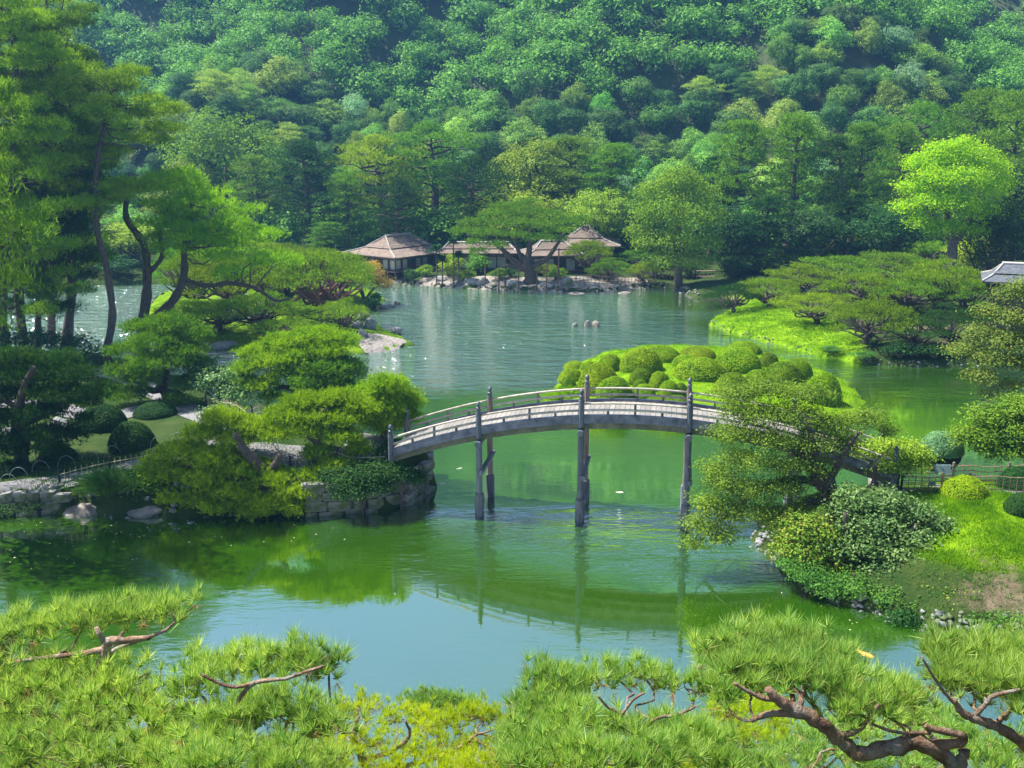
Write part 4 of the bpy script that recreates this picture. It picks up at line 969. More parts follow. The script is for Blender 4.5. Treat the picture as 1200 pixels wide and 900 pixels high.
# hoop edging
he = empty('hoop_edging', 'low bent bamboo hoops edging the lawn behind the left path', 'edging', G(20, 560))
ho = np.array(he.location)
for i, (x, y) in enumerate([(22, 560), (48, 552), (78, 546), (106, 540), (132, 534), (160, 528), (186, 524), (208, 519), (232, 510), (246, 498), (10, 568)]):
    q = G(x, y); m = MB(); m.tube([(q[0]-ho[0]+.42*math.cos(a), q[1]-ho[1]+.12*math.cos(a), q[2]-ho[2]+.62*math.sin(a)-.05) for a in np.linspace(0, PI, 11)], .016, 5); link('hoop', m.mesh('hoop'), M['hoop'], he)

# ================================================================== SIGNS AT THE RIGHT FENCE
q = np.array([e0[0]+2.0, yb-1.6]); z0 = gzs(*q)
e = empty('information_sign', 'grey sign board tilted on a brown post before the right fence', 'sign', (*q, z0))
m = MB(); m.tube([(0, 0, -.2), (0, 0, 1.02)], .045, 8); link('post', m.mesh('post'), M['bamboo_d'], e)
m = MB(); m.hexa([(-.34, -.02, .92), (.34, -.02, .92), (.34, .02, .95), (-.34, .02, .95)], [(-.42, .16, 1.30), (.42, .16, 1.30), (.42, .20, 1.33), (-.42, .20, 1.33)]); link('board', m.mesh('board'), M['sign'], e)
q = np.array([e0[0]+1.45, yb-1.8]); z0 = gzs(*q)
e = empty('small_notice', 'little grey notice on a short stake left of the sign board', 'sign', (*q, z0))
m = MB(); m.tube([(0, 0, -.1), (0, 0, .5)], .025, 6); link('stake', m.mesh('stake'), M['bamboo_d'], e)
m = MB(); m.box((0, -.03, .55), (.32, .03, .2)); link('board', m.mesh('board'), M['sign'], e)
# bamboo gate frame behind the sign
# ================================================================== KOI
def koi(px, py, L, rz, lab, mat):
    q = P(px, py, 0); V, Fc = blob([(0, 0, 0, 1, 1, 1)], 1, 10, 10); V = np.array(V)
    x = V[:, 2].copy(); yy = V[:, 0]; zz = V[:, 1]; w_ = .17*(1-.45*np.clip(-x, 0, 1)); VV = np.stack([x*L*.5, yy*L*w_+.06*L*np.sin(x*2.5), zz*L*.12], 1)
    e = empty('koi', lab, 'fish', (q[0], q[1], .0), None, rz)
    link('body', mesh_np('body', [(VV, Fc)], True), M[mat], e)
    m = MB(); m.add([(-.45*L, -.03*L, 0), (-.45*L, .01*L, .02*L), (-.72*L, .12*L, .015), (-.66*L, -.02*L, .012), (-.72*L, -.14*L, .015)], [(0, 1, 2, 3), (0, 3, 4)]); link('tail_fin', m.mesh('tail_fin'), M[mat], e)
koi(1015, 767, .62, -1.0, 'orange koi swimming near the right foreground pines', 'koi')
koi(727, 577, .35, -.2, 'pale koi breaking the surface between the bridge piers', 'koi_w')
koi(539, 549, .32, .4, 'pale koi near the left bridge pier', 'koi_w')
koi(518, 567, .40, .1, 'pale koi near the left stone abutment', 'koi_w')

# ================================================================== TEAHOUSE
def hip_roof(parent, cx, cy, z0, hw, hd, ridge, rise, ov=0, n=7, break_at=.4, yaw_=0.0, mat='roof', name='roof', z1fac=.30):
    """stepped shingle courses, low lower slope and steeper upper one"""
    m = MB(); R = Vector
    def rect(t):
        if t < break_at: u_ = t/break_at; k = u_*.5; z = z0+rise*z1fac*u_
        else: u_ = (t-break_at)/(1-break_at); k = .5+.5*u_; z = z0+rise*(z1fac+(1-z1fac)*u_)
        return hw+(ridge-hw)*k, hd+(.05-hd)*k, z
    def pt(a, b, z): return (cx+a*math.cos(yaw_)-b*math.sin(yaw_), cy+a*math.sin(yaw_)+b*math.cos(yaw_), z)
    def ring(w_, d_, z): return [pt(-w_, -d_, z), pt(w_, -d_, z), pt(w_, d_, z), pt(-w_, d_, z)]
    w0, d0, zz = rect(0); m.hexa(ring(w0-.1, d0-.1, z0-.16), ring(w0, d0, z0)) 
    for i in range(n):
        a = rect(i/n); b = rect((i+1)/n); lift = .05+(.14 if abs(i/n-break_at) < .5/n else 0)
        m.hexa(ring(a[0]+.03, a[1]+.03, a[2]+lift-.02), ring(b[0], b[1], b[2]+lift))
    o = link(name, m.mesh(name), M[mat], parent)
    r = MB()
    for sx in (-1, 1):
        for sy in (-1, 1):
            ps = []
            for i in range(n+1): a = rect(i/n); ps.append(pt(sx*a[0], sy*a[1], a[2]+.1))
            r.tube(ps, .09, 5)
    r.tube([pt(-ridge-.1, 0, z0+rise+.12), pt(ridge+.1, 0, z0+rise+.12)], .16, 6); link('roof_ridge', r.mesh('roof_ridge'), M['ridge'], o)
    return o
def pavilion(cx, cy, yaw_, hw, hd, zf, ze, zr, ridge, lab, skirt='wood_dk', panel='shoji', eave=1.3, stilts=True, gap=1.35):
    e = empty('teahouse', lab, 'teahouse', (cx, cy, 0), None, yaw_)
    m = MB(); m.box((0, 0, zf-.12), (hw*2+1.3, hd*2+1.3, .22)); link('veranda_floor', m.mesh('veranda_floor'), M['wood_dk'], e)
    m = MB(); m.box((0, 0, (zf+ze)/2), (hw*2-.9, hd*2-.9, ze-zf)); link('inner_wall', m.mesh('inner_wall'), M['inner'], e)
    hip_roof(e, 0, 0, ze, hw+eave, hd+eave, ridge, zr-ze)
    pm = MB(); pm.box((0, 0, (ze-zf)/2), (.16, .16, ze-zf)); pmesh = pm.mesh('post'); pmesh.materials.append(M['wood_dk'])
    sm_ = MB(); sm_.box((0, 0, (ze-zf)*.44), (gap*.86, .06, (ze-zf)*.80)); smesh = sm_.mesh('screen'); smesh.materials.append(M[panel])
    lt = MB()
    nx = max(int(round(hw*2/gap)), 1); ny = max(int(round(hd*2/gap)), 1)
    for i in range(nx+1):
        x = -hw+2*hw*i/nx
        for sy in (-1, 1): link('post', pmesh, parent=e, loc=(x, sy*hd, zf))
        if i < nx and (i*7+nx) % 3 != 0: link('screen', smesh, parent=e, loc=(x+hw/nx, -hd+.25, zf))
    for j in range(1, ny):
        y = -hd+2*hd*j/ny
        for sx in (-1, 1): link('post', pmesh, parent=e, loc=(sx*hw, y, zf))
    for j in range(ny):
        y = -hd+2*hd*(j+.5)/ny
        if j % 3 != 2: link('screen', smesh, parent=e, loc=(hw-.25, y, zf), rz=PI/2); link('screen', smesh, parent=e, loc=(-hw+.25, y, zf), rz=PI/2)
    m = MB()
    for sy in (-1, 1): m.box((0, sy*hd, ze-.45), (hw*2, .12, .14))
    for sx in (-1, 1): m.box((sx*hw, 0, ze-.453), (.12, hd*2, .14))
    link('lintel', m.mesh('lintel'), M['wood_dk'], e)
    if stilts:
        m = MB()
        for i in range(nx+1):
            for j in range(ny+1): m.box((-hw-.4+(2*hw+.8)*i/nx, -hd-.4+(2*hd+.8)*j/ny, (zf-.25)/2-.1), (.15, .15, zf-.05))
        link('stilts', m.mesh('stilts'), M['wood_dk'], e)
        m = MB()
        for zz in (.35, .65): m.tube([(-hw-.6, -hd-.6, zf+zz), (hw+.6, -hd-.6, zf+zz)], .03, 5); m.tube([(hw+.6, -hd-.6, zf+zz), (hw+.6, hd+.6, zf+zz)], .03, 5)
        link('veranda_rail', m.mesh('veranda_rail'), M['wood_red'], e)
    return e
q = PY(463, 303, 130.0)       # nearest eave corner of the left pavilion
zE = q[2]; zT = PY(470, 279, 134)[2]
hw1, hd1, ev = 4.6, 3.9, 1.45
yaw1 = math.radians(52); ca_, sa_ = math.cos(yaw1), math.sin(yaw1)
lc = np.array([-(hw1+ev), -(hd1+ev)]); c1 = np.array(q[:2])-np.array([lc[0]*ca_-lc[1]*sa_, lc[0]*sa_+lc[1]*ca_])
tea1 = pavilion(c1[0], c1[1], yaw1, hw1, hd1, 1.55, zE, zT, 2.4, 'hipped shingle-roofed open teahouse pavilion at the left of the far shore')
qa = PY(516, 297, 134.5); qb = PY(604, 297, 134.5)
tea2 = pavilion((qa[0]+qb[0])/2, 137.2, 0, (qb[0]-qa[0])/2, 2.0, 1.4, qa[2], PY(560, 285, 137)[2], (qb[0]-qa[0])/2-1, 'low middle wing of the teahouse with a long straight roof', stilts=False, eave=.8)
qa = PY(628, 299, 131.5); qb = PY(668, 299, 131.5)
tea3 = pavilion((qa[0]+qb[0])/2, 134.0, math.radians(8), (qb[0]-qa[0])/2+.6, 2.3, 1.5, qa[2], PY(690, 283, 134)[2], 1.6, 'right teahouse wing with white screens and red-brown boards', stilts=False, eave=1.1)
m = MB(); m.box((0, -2.62, 1.25), ((qb[0]-qa[0])+2.4, .1, .75)); link('skirting_board', m.mesh('skirting_board'), M['wood_red'], tea3)
qc = PY(688, 287, 137)
tea4 = pavilion(qc[0], 139.5, math.radians(-6), 3.3, 2.7, 1.4, qc[2], PY(688, 266, 139)[2], .4, 'rear square teahouse hall with the highest hipped roof', stilts=False, eave=1.6)
# right pavilion with grey tiles
qr = PY(1160, 337, 88.0); yawr = math.radians(-24)
e = empty('garden_pavilion', 'grey tiled pavilion roof at the right edge behind the trees', 'pavilion', (qr[0]+5.6, 91.5, 0), None, yawr)
zr_ = PY(1160, 334, 88)[2]
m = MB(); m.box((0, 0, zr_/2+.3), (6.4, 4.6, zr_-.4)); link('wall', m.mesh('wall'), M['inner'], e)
hip_roof(e, 0, 0, zr_, 4.3, 3.3, 2.6, PY(1198, 312, 91)[2]-zr_, mat='rooftile', n=9)
for x in (-3.5, 3.5):
    m = MB(); m.box((x, -2.6, zr_/2), (.16, .16, zr_)); link('post', m.mesh('post'), M['wood_dk'], e)
# ================================================================== INDIVIDUAL TREES NEAR THE VIEWER
def world_pts(pts, Y0):
    """(px, py, radius px, depth offset) -> world x, y, z, r"""
    out = []
    for p in pts:
        q = PY(p[0], p[1], Y0+(p[3] if len(p) > 3 else 0)); out.append((*q, p[2]/ppm(q)))
    return out
def region_lobes(poly, n, Y0, rpx, flat, rng, depth=2.0, mind=.55):
    """scatter crown pads over the crown's outline; each has its own depth"""
    poly = np.array(poly, float); lo, hi = poly.min(0), poly.max(0); out = []; got = []
    tries = 0
    while len(out) < n and tries < n*60:
        tries += 1; c = lo+rng.rand(2)*(hi-lo)
        if sdf(poly, c[:1], c[1:])[0] < rpx*.35: continue
        if any(abs(c[0]-g[0]) < rpx*mind and abs(c[1]-g[1]) < rpx*flat*mind*1.1 for g in got): continue
        got.append(c); Y = Y0+depth*(rng.rand()*2-1); q = PY(c[0], c[1], Y); s = ppm(q); r = rpx*(.7+.6*rng.rand())/s
        out.append((*q, r, r*.95, r*flat*(.8+.4*rng.rand())))
    return out
def hero(name, label, cat, Y0, stems, lobes, n, kind='needle', size=.2, mat='pine_m', bark='bark', seed=1, group=None, k=5, limbs=True, shell=.4, up=.6, lower=.85, base=None, sag=.08, wr=.012, spread=.75, lw=1.0, limb_r=.035, dens=1.0):
    """stems: list of px polylines; lobes: world ellipsoids"""
    rng = rs(seed); t = MB(); st = [smooth_pts(world_pts(s, Y0), 4) for s in stems]
    b0 = np.array(base if base is not None else [st[0][0][0], st[0][0][1], max(gzs(st[0][0][0], st[0][0][1]), -.2)])
    if base is None: st[0][0][2] = min(st[0][0][2], b0[2]-.15)
    for s in st:
        rr = s[:, 3]*(1+.12*np.sin(np.arange(len(s))*2.1)); t.tube(s[:, :3], list(np.maximum(rr, .012)), 9)
    P_all = np.concatenate([s[2:] if len(s) > 4 else s for s in st])
    if limbs:
        for L in lobes:
            c = np.array(L[:3]); d = np.linalg.norm((P_all[:, :3]-c)*np.array([1, 1, 1.4]), axis=1)+np.maximum(P_all[:, 2]-c[2]-.1, 0)*1.5; j = int(np.argmin(d)); a = P_all[j]
            if d[j] < .15: continue
            ln = float(np.linalg.norm(a[:3]-c)); r0 = min(a[3]*.6, limb_r*lw*(.5+ln*.35)); limb(t, a[:3], (c[0], c[1], c[2]-L[5]*.5), r0, max(r0*.25, .008), rng, sag, 6, 6)
            for _ in range(2):
                a2 = rng.rand()*6.3; limb(t, (c[0], c[1], c[2]-L[5]*.5), (c[0]+L[3]*.7*math.cos(a2), c[1]+L[4]*.7*math.sin(a2), c[2]-L[5]*.1), max(r0*.3, .008), .006, rng, .05, 4, 3)
    t.v = [tuple(np.array(v)-b0) for v in t.v]
    e = empty(name, label, cat, b0, group)
    link('trunk', t.mesh('trunk', True), M[bark], e)
    p, nn, _ = lobe_pts(lobes, n, rng, shell, lower, (7, size*.8) if kind == 'needle' else (12, size*1.9))
    if kind == 'needle': V, Fc = needle_tufts(p, nn, size, size*.16, k, rng, spread, up)
    else: V, Fc = leaf_cards(p, nn, size, rng, up, .75)
    V = V-b0; link('crown', mesh_np('crown', [(V, Fc)]), M[mat], e); return e
def L3(items, Y0):
    """hand placed crown pads: (px, py, half-width px, half-height px, depth offset)"""
    out = []
    for x, y, rx, ry, dy in items:
        q = PY(x, y, Y0+dy); s = ppm(q); out.append((*q, rx/s*.93, max(rx/s*.8, ry/s*.6), ry/s*.9))
    return out

# ---- tall pines at the left
GT = 'tall pines at the left'
tall = [
 (-34, 402, -30, 78, 'tall pine whose trunk stands just outside the left edge', [(-90, -40), (40, -40), (60, 60), (50, 200), (70, 370), (-90, 370)], 'pine_m', 1, [(-45, 402, 9), (-40, 300, 8), (-30, 150, 6), (-20, -40, 3)]),
 (5, 404, 0, 74, 'dark pine with its trunk at the left edge of the picture', [(-30, -30), (60, -40), (80, 60), (70, 180), (95, 300), (60, 375), (-30, 380)], 'pine_l', 2, [(4, 408, 9), (2, 340, 8), (14, 180, 6), (18, 60, 4.5), (3, 10, 3)]),
 (28, 400, 30, 80, 'dark straight pine second from the left edge', [(0, 120), (70, 100), (110, 200), (110, 350), (60, 380), (0, 375)], 'pine_d', 3, [(28, 404, 7), (22, 340, 7), (26, 250, 5), (34, 120, 3)]),
 (44, 400, 50, 82, 'slim dark pine between the straight pine and the curved trunk', [(20, 20), (90, -30), (120, 40), (130, 160), (130, 300), (40, 320)], 'pine_m', 4, [(44, 402, 5), (46, 330, 5), (52, 200, 4), (60, 40, 3)]),
 (80, 398, 84, 84, 'dark pine left of the curved bare trunk with drooping boughs', [(50, 100), (110, 60), (150, 130), (145, 260), (110, 345), (60, 385)], 'pine_m', 5, [(78, 402, 8), (84, 330, 7), (80, 230, 6), (84, 120, 4), (82, 60, 3)]),
 (126, 412, 118, 76, 'tall pine with a bare curved trunk and sunlit crown', [(60, 40), (110, 90), (150, 70), (200, 105), (212, 130), (190, 190), (180, 235), (120, 250), (60, 240)], 'pine_l', 6, [(124, 414, 6), (132, 370, 5.6), (126, 320, 5), (122, 300, 5), (113, 262, 4.5), (114, 190, 4), (130, 110, 2.5)]),
 (60, 402, 60, 92, 'sunlit pine rising at the top left behind the dark pines', [(10, -40), (85, -40), (80, 40), (110, 120), (150, 200), (100, 260), (10, 240)], 'pine_l', 7, [(60, 398, 6), (62, 300, 5), (70, 120, 4), (50, -20, 2)]),
]
for bx, by, tx, Y0, lab, poly, mat, sd_i, stem in tall:
    area = abs(sum(poly[i][0]*poly[(i+1) % len(poly)][1]-poly[(i+1) % len(poly)][0]*poly[i][1] for i in range(len(poly))))/2
    rng = rs(700+sd_i); lb = region_lobes(poly, int(area/520), Y0, 17, .30, rng, 2.8, .55)
    stem = [(a_[0], a_[1], a_[2]*.78) for a_ in stem]
    hero('tall_pine', lab, 'pine tree', Y0, [stem], lb, int(area*.50), 'needle', .34, mat, 'bark', 700+sd_i, GT, k=4, up=.5, spread=.8, sag=.04)
# ---- leaning pine with forked trunk
lp = [(150, 205), (200, 190), (262, 215), (300, 236), (345, 285), (350, 320), (300, 318), (270, 335), (230, 305), (190, 300), (160, 262)]
rng = rs(720); lb = region_lobes(lp, 80, 82, 19, .30, rng, 3.2, .5)
hero('leaning_pine', 'big forked pine leaning right with bright yellow-green layers reaching over the lagoon', 'pine tree', 82,
     [[(166, 384, 6.8), (172, 345, 5.6), (172, 310, 4.9), (168, 285, 4.5), (148, 255, 3.8), (150, 225, 2.2)], [(172, 378, 5.2), (196, 360, 5.2), (210, 340, 4.9), (216, 318, 4.5), (216, 290, 3.4), (225, 250, 2.2), (215, 215, 1.5)], [(212, 325, 3.0), (240, 335, 2.6), (270, 332, 2.6), (300, 338, 2.2), (322, 352, 1.9), (340, 350, 1.1)], [(176, 318, 3.0), (190, 300, 2.6), (188, 270, 2.2), (200, 235, 1.5)]],
     lb[:56], 13000, 'needle', .32, 'pine_y', 'bark', 720, k=5, up=.7, sag=.02)
lp2 = [(150, 215), (205, 200), (250, 240), (240, 280), (195, 290), (160, 262)]
# ---- left island pines
Bp = [
 (372, 378, CPl[0], 120, 74, 'spreading pine with reddish stems in the middle of the left island'),
 (330, 366, CPl[1], 96, 60, 'light green layered pine left of the red-stemmed pine'),
 (300, 398, CP[2], 80, 44, 'low mossy pine at the front of the left island'),
 (250, 396, CPl[3], 80, 36, 'low pine beside the lagoon at the left of the island'),
 (395, 352, CPl[2], 70, 46, 'bright layered pine at the back of the left island'),
 (345, 345, CP[3], 90, 50, 'pine at the back of the island below the teahouse eaves'),
 (398, 396, CPl[1], 58, 34, 'small bright pine next to the beach boulders'),
 (215, 392, CP[0], 64, 34, 'small pine at the foot of the leaning pine'),
 (300, 350, CP[1], 80, 46, 'pine behind the rockery of the left island'),
 (262, 372, CPl[0], 84, 56, 'light layered pine rising in the rockery under the leaning pine'),
 (225, 368, CP[1], 70, 60, 'upright green pine just right of the forked trunk'),
 (290, 340, CPl[2], 90, 50, 'bright pine at the back of the rockery'),
 (205, 350, CP[3], 64, 50, 'green pine between the two forked trunks'),
 (330, 408, CPl[3], 60, 26, 'low light pine at the lagoon edge of the island'),
]
for i, (px, py, pr_, wpx, hpx, lab) in enumerate(Bp):
    e = at(px, py, pr_, wpx*1.22, hpx*1.15, 'garden_pine', lab, 'pine tree', 'pines on the left island', i*1.7)
    if i == 0: tk = [c_ for c_ in e.children if c_.name.startswith('trunk')][0]; tk.data = tk.data.copy(); tk.data.materials.clear(); tk.data.materials.append(M['bark_r']); tk['label'] = 'reddish forked stems'
Y0 = G(432, 352)[1]
hero('maple_tree', 'small maple with orange-tinged leaves hanging over the water on the left island', 'maple tree', Y0, [[(428, 356, 2.6), (424, 342, 2.2), (420, 334, 1.8)], [(428, 352, 2), (436, 340, 1.6), (444, 332, 1)]],
     L3([(412, 322, 16, 8, 0), (432, 326, 18, 9, -1), (450, 333, 13, 6, -.5), (400, 332, 14, 7, .6), (425, 315, 14, 6, 1), (440, 320, 12, 5, 1)], Y0), 4200, 'leaf', .24, 'maple', 'bark', 731, up=.7)
at(438, 364, remat(SP[1], 'shrub_d'), 24, 22, 'shrub', 'dark round shrub under the maple at the water edge', 'shrub', None)
q = PY(438, 308, 128.5); plant_tree('shrub', remat(SP[0], 'gold'), (q[0], 128.3, 1.3), 2.6, 1.9, 'golden shrub seen through the teahouse veranda', 'shrub')
# ---- two domed broadleaf trees of the belt
yl = [(1085, 195, 24, 16, 0), (1112, 182, 26, 16, 0), (1142, 185, 26, 16, .5), (1165, 200, 20, 15, .8), (1072, 222, 22, 15, 0), (1100, 212, 26, 16, -2), (1130, 212, 28, 17, -2.2), (1158, 225, 22, 15, -1), (1064, 245, 18, 12, 0), (1092, 240, 24, 14, -2.4), (1122, 242, 26, 15, -2.6), (1150, 250, 20, 13, -1.5), (1080, 264, 18, 10, -1), (1108, 268, 20, 10, -1.5), (1136, 272, 18, 9, -1.2), (1176, 215, 12, 10, 1), (1128, 172, 18, 10, .6), (1098, 178, 16, 10, .6)]
hero('broadleaf_tree', 'bright yellow-green camphor-like tree with billowing crown', 'tree', 112, [[(1115, 318, 6), (1116, 290, 5.5), (1112, 262, 4), (1108, 235, 3), (1112, 205, 2)], [(1116, 288, 4), (1135, 262, 3), (1145, 230, 2)], [(1115, 280, 4), (1092, 255, 3), (1085, 225, 2)]], L3(yl, 112), 26000, 'leaf', .26, 'yellow', 'bark_l', 781, up=.6, shell=.3, lower=.8)
wl_ = [(768, 228, 24, 18, 0), (795, 215, 26, 18, 0), (818, 230, 24, 18, 0), (758, 255, 20, 18, -.5), (785, 248, 28, 20, -2.2), (812, 258, 28, 20, -2.2), (835, 258, 16, 18, -.5), (765, 285, 22, 16, -1.5), (795, 285, 26, 18, -2.6), (825, 288, 22, 16, -1.6), (780, 306, 22, 10, -2), (812, 308, 22, 10, -2), (745, 275, 12, 14, 0), (796, 204, 16, 9, .5)]
hero('broadleaf_tree', 'big round willow-like tree right of the teahouse', 'tree', 127, [[(795, 332, 5), (795, 312, 4.5), (794, 285, 4), (796, 250, 2.5)], [(795, 300, 3), (775, 270, 2)], [(795, 298, 3), (818, 270, 2)]], L3(wl_, 127), 20000, 'leaf', .28, 'broad_m', 'bark', 782, up=.3, shell=.3, lower=.6)
# ---- far flat-topped pine with props
Y0 = G(622, 331)[1]
fl = [(545, 272, 22, 6, 0), (560, 262, 24, 6, 1), (585, 252, 26, 6, 0), (612, 247, 26, 6, 1), (640, 252, 26, 6, 0), (665, 260, 22, 5, -1), (682, 258, 14, 4, 0), (600, 262, 26, 6, -2), (628, 264, 26, 6, -2), (652, 270, 20, 5, -2), (575, 274, 24, 6, -2), (605, 276, 20, 5, -3), (556, 284, 14, 4, -2), (632, 279, 20, 5, -3), (655, 282, 12, 4, -1), (590, 243, 20, 5, 2), (618, 239, 18, 5, 2), (560, 296, 14, 5, -3), (585, 288, 16, 4, -3)]
hero('flat_topped_pine', 'old flat-topped pine with a massive gnarled trunk on the far shore, held up by props', 'pine tree', Y0,
     [[(622, 331, 9.4), (621, 320, 6.5), (617, 308, 6.5), (620, 295, 3.6), (622, 270, 1.8)], [(616, 314, 5.0), (602, 306, 3.6), (592, 295, 2.9), (578, 284, 2.2)], [(624, 312, 4.3), (640, 304, 2.9), (652, 288, 2.2), (664, 268, 1.4)], [(620, 318, 3.6), (605, 312, 2.9), (590, 312, 2.2)], [(612, 306, 2.9), (606, 290, 2.2), (600, 272, 1.4)]],
     L3(fl, Y0), 9000, 'needle', .34, 'pine_m', 'bark', 741, k=5, up=.8, lower=.95)
for i, (x, y0_, y1_) in enumerate([(584, 334, 292), (592, 331, 290), (607, 335, 296), (640, 336, 290), (654, 333, 286), (629, 333, 300), (568, 331, 296)]):
    a = P(x, y0_, .9); b = PY(x+1, y1_, a[1]); m = MB(); m.tube([(0, 0, -.3), (b[0]-a[0], 0, b[2]-a[2])], .09, 7)
    o = link('wooden_prop', m.mesh('wooden_prop'), M['wood_dk'], loc=(a[0], a[1], gzs(a[0], a[1])))
    tag(o, 'thin wooden pole propping up the flat-topped pine, %s' % ['far left of the trunk pair', 'left beside the boughs', 'just left of the trunk', 'right of the trunk before the screens', 'rightmost of all', 'touching the right side of the trunk', 'leftmost of all'][i], 'prop', 'wooden props under the far pine')
# ---- palm-like cycads near the teahouse
def cycad(px, py, h, r, lab, seed):
    q = G(px, 328); Y = 127.5; c = PY(px, py, Y); zb = max(gzs(c[0], Y), .6); e = empty('cycad', lab, 'palm', (c[0], Y, zb), 'cycads before the teahouse'); m = MB(); hh = c[2]-zb
    m.tube([(0, 0, -.1), (.05, 0, hh*.5), (0, 0, hh)], [.12, .10, .08], 7); link('trunk', m.mesh('trunk'), M['bark'], e)
    rng = rs(seed); k = 260; a = rng.rand(k)*6.28; el = rng.rand(k)*1.3-.2; d = np.stack([np.cos(a)*np.cos(el), np.sin(a)*np.cos(el), np.sin(el)], 1); L_ = r*(.7+.4*rng.rand(k, 1)); s_ = unit(np.cross(d, np.array([0, 0, 1.])))*.07
    o_ = np.array([0, 0, hh]); t_ = o_+d*L_; t_[:, 2] -= .18*r; mid = o_+d*L_*.55
    V = np.stack([o_+s_*0, mid+s_, t_, mid-s_], 1).reshape(-1, 3); link('crown', mesh_np('crown', [(V, np.arange(4*k).reshape(k, 4))]), M['shrub_d'], e)
cycad(511, 293, 3, 1.3, 'dark bushy cycad at the right corner of the teahouse', 1); cycad(531, 284, 3, 1.0, 'tall thin cycad sticking up before the middle roof', 2); cycad(537, 300, 3, 1.2, 'low cycad right of the tall thin one', 3); cycad(518, 305, 2, 1.2, 'lowest cycad before the right pavilion corner', 4)

# ---- left bank pines
GA = 'garden pines on the left bank'
Y0 = G(186, 470)[1]
lb = L3([(170, 385, 24, 10, 1), (200, 380, 30, 10, 0), (222, 392, 24, 9, 0), (180, 402, 34, 10, -1), (215, 412, 30, 10, -1), (150, 412, 24, 9, 0), (190, 425, 36, 11, -1.5), (232, 428, 20, 9, 0), (145, 436, 22, 9, -1), (165, 445, 20, 7, -1), (225, 448, 20, 9, -.5), (150, 462, 26, 8, -1), (205, 470, 18, 7, -1), (230, 480, 16, 6, -.5), (212, 498, 18, 6, -1)], Y0)
hero('garden_pine', 'dark rounded pine over the gravel path left of the back fence', 'pine tree', Y0, [[(200, 482, 4), (197, 470, 4.5), (190, 455, 5), (180, 458, 4), (165, 450, 3), (152, 440, 2)], [(192, 455, 4), (195, 435, 3.4), (190, 405, 2.5)], [(192, 458, 3), (210, 460, 2.5), (222, 475, 1.8)]], lb, 9500, 'needle', .28, 'pine_m', 'bark', 751, GA, k=6, up=.6)
Y0 = G(60, 545)[1]
lb = L3([(15, 420, 34, 9, 2), (60, 424, 34, 9, 2), (30, 444, 36, 9, 1), (80, 440, 32, 9, 1), (120, 458, 20, 8, 0), (20, 462, 30, 8, 1), (72, 462, 34, 9, 0), (100, 470, 20, 8, 0), (-10, 440, 30, 9, 1), (50, 482, 30, 8, 0), (10, 492, 34, 9, 0), (-20, 470, 30, 10, 0), (55, 508, 26, 8, -.5), (86, 512, 18, 8, 0), (25, 515, 26, 8, -.5), (5, 532, 26, 8, -1), (60, 525, 18, 7, -1), (95, 492, 14, 6, 0)], Y0)
hero('garden_pine', 'wide dark pine in tiers at the left edge behind the gravel path', 'pine tree', Y0, [[(24, 548, 9), (26, 520, 8), (20, 490, 6.5), (28, 455, 4.5), (40, 430, 3)], [(22, 500, 4), (50, 488, 3), (80, 470, 2)], [(24, 480, 4), (0, 465, 3), (-12, 450, 2)]], lb, 11000, 'needle', .26, 'pine_d', 'bark', 752, GA, k=6, up=.6)
Y0 = G(345, 500)[1]
lb = L3([(300, 415, 24, 8, 1), (335, 402, 30, 9, 1), (370, 396, 34, 10, 1), (400, 400, 24, 9, 1), (290, 432, 18, 7, 0), (320, 424, 22, 8, 0), (350, 418, 26, 9, 0), (285, 448, 16, 6, 0), (305, 452, 24, 8, 0), (330, 440, 20, 8, 0), (318, 466, 14, 6, 0), (380, 412, 26, 9, 0)], Y0)
hero('garden_pine', 'bright green pine by the lagoon, its pads fanned out to the left', 'pine tree', Y0, [[(352, 505, 5), (350, 480, 4.5), (345, 450, 4), (350, 425, 3)], [(346, 455, 3), (325, 455, 2.5), (312, 478, 1.5)], [(346, 440, 3), (325, 428, 2.2), (305, 426, 1.5)]], lb, 8500, 'needle', .27, 'pine_l', 'bark', 753, GA, k=6, up=.7)
Y0 = G(395, 500)[1]
lb = region_lobes([(335, 440), (350, 418), (385, 408), (415, 425), (432, 455), (425, 490), (385, 500), (350, 480)], 26, Y0-.5, 20, .5, rs(3), 1.2, .5)
hero('garden_pine', 'full rounded pine with brownish tips behind the bridge-side pines', 'pine tree', Y0, [[(392, 505, 5), (390, 480, 4.5), (388, 450, 3)]], lb, 9500, 'needle', .27, 'pine_m', 'bark', 754, GA, k=6, up=.6)
Y0 = 50.6
lb = region_lobes([(412, 470), (425, 448), (455, 442), (482, 450), (492, 470), (488, 498), (460, 505), (425, 505)], 20, Y0, 17, .5, rs(4), 1.0, .5)
hero('garden_pine', 'yellowish rounded pine at the left end of the bridge', 'pine tree', Y0, [[(448, 528, 4.5), (450, 505, 4), (452, 480, 3)]], lb, 7500, 'needle', .25, 'pine_l', 'bark', 755, GA, k=6, up=.6, base=[PY(448, 528, Y0)[0], Y0, gzs(PY(448, 528, Y0)[0], Y0)])
Y0 = 47.6
lb = L3([(395, 468, 22, 8, 1), (360, 472, 26, 8, 1), (420, 478, 22, 8, 1), (335, 486, 24, 8, .5), (372, 488, 28, 9, .5), (405, 492, 24, 8, .5), (400, 512, 22, 7, 0), (372, 530, 18, 7, 0), (355, 505, 20, 7, 0), (395, 545, 22, 7, -.3), (420, 525, 14, 6, .3)], Y0)
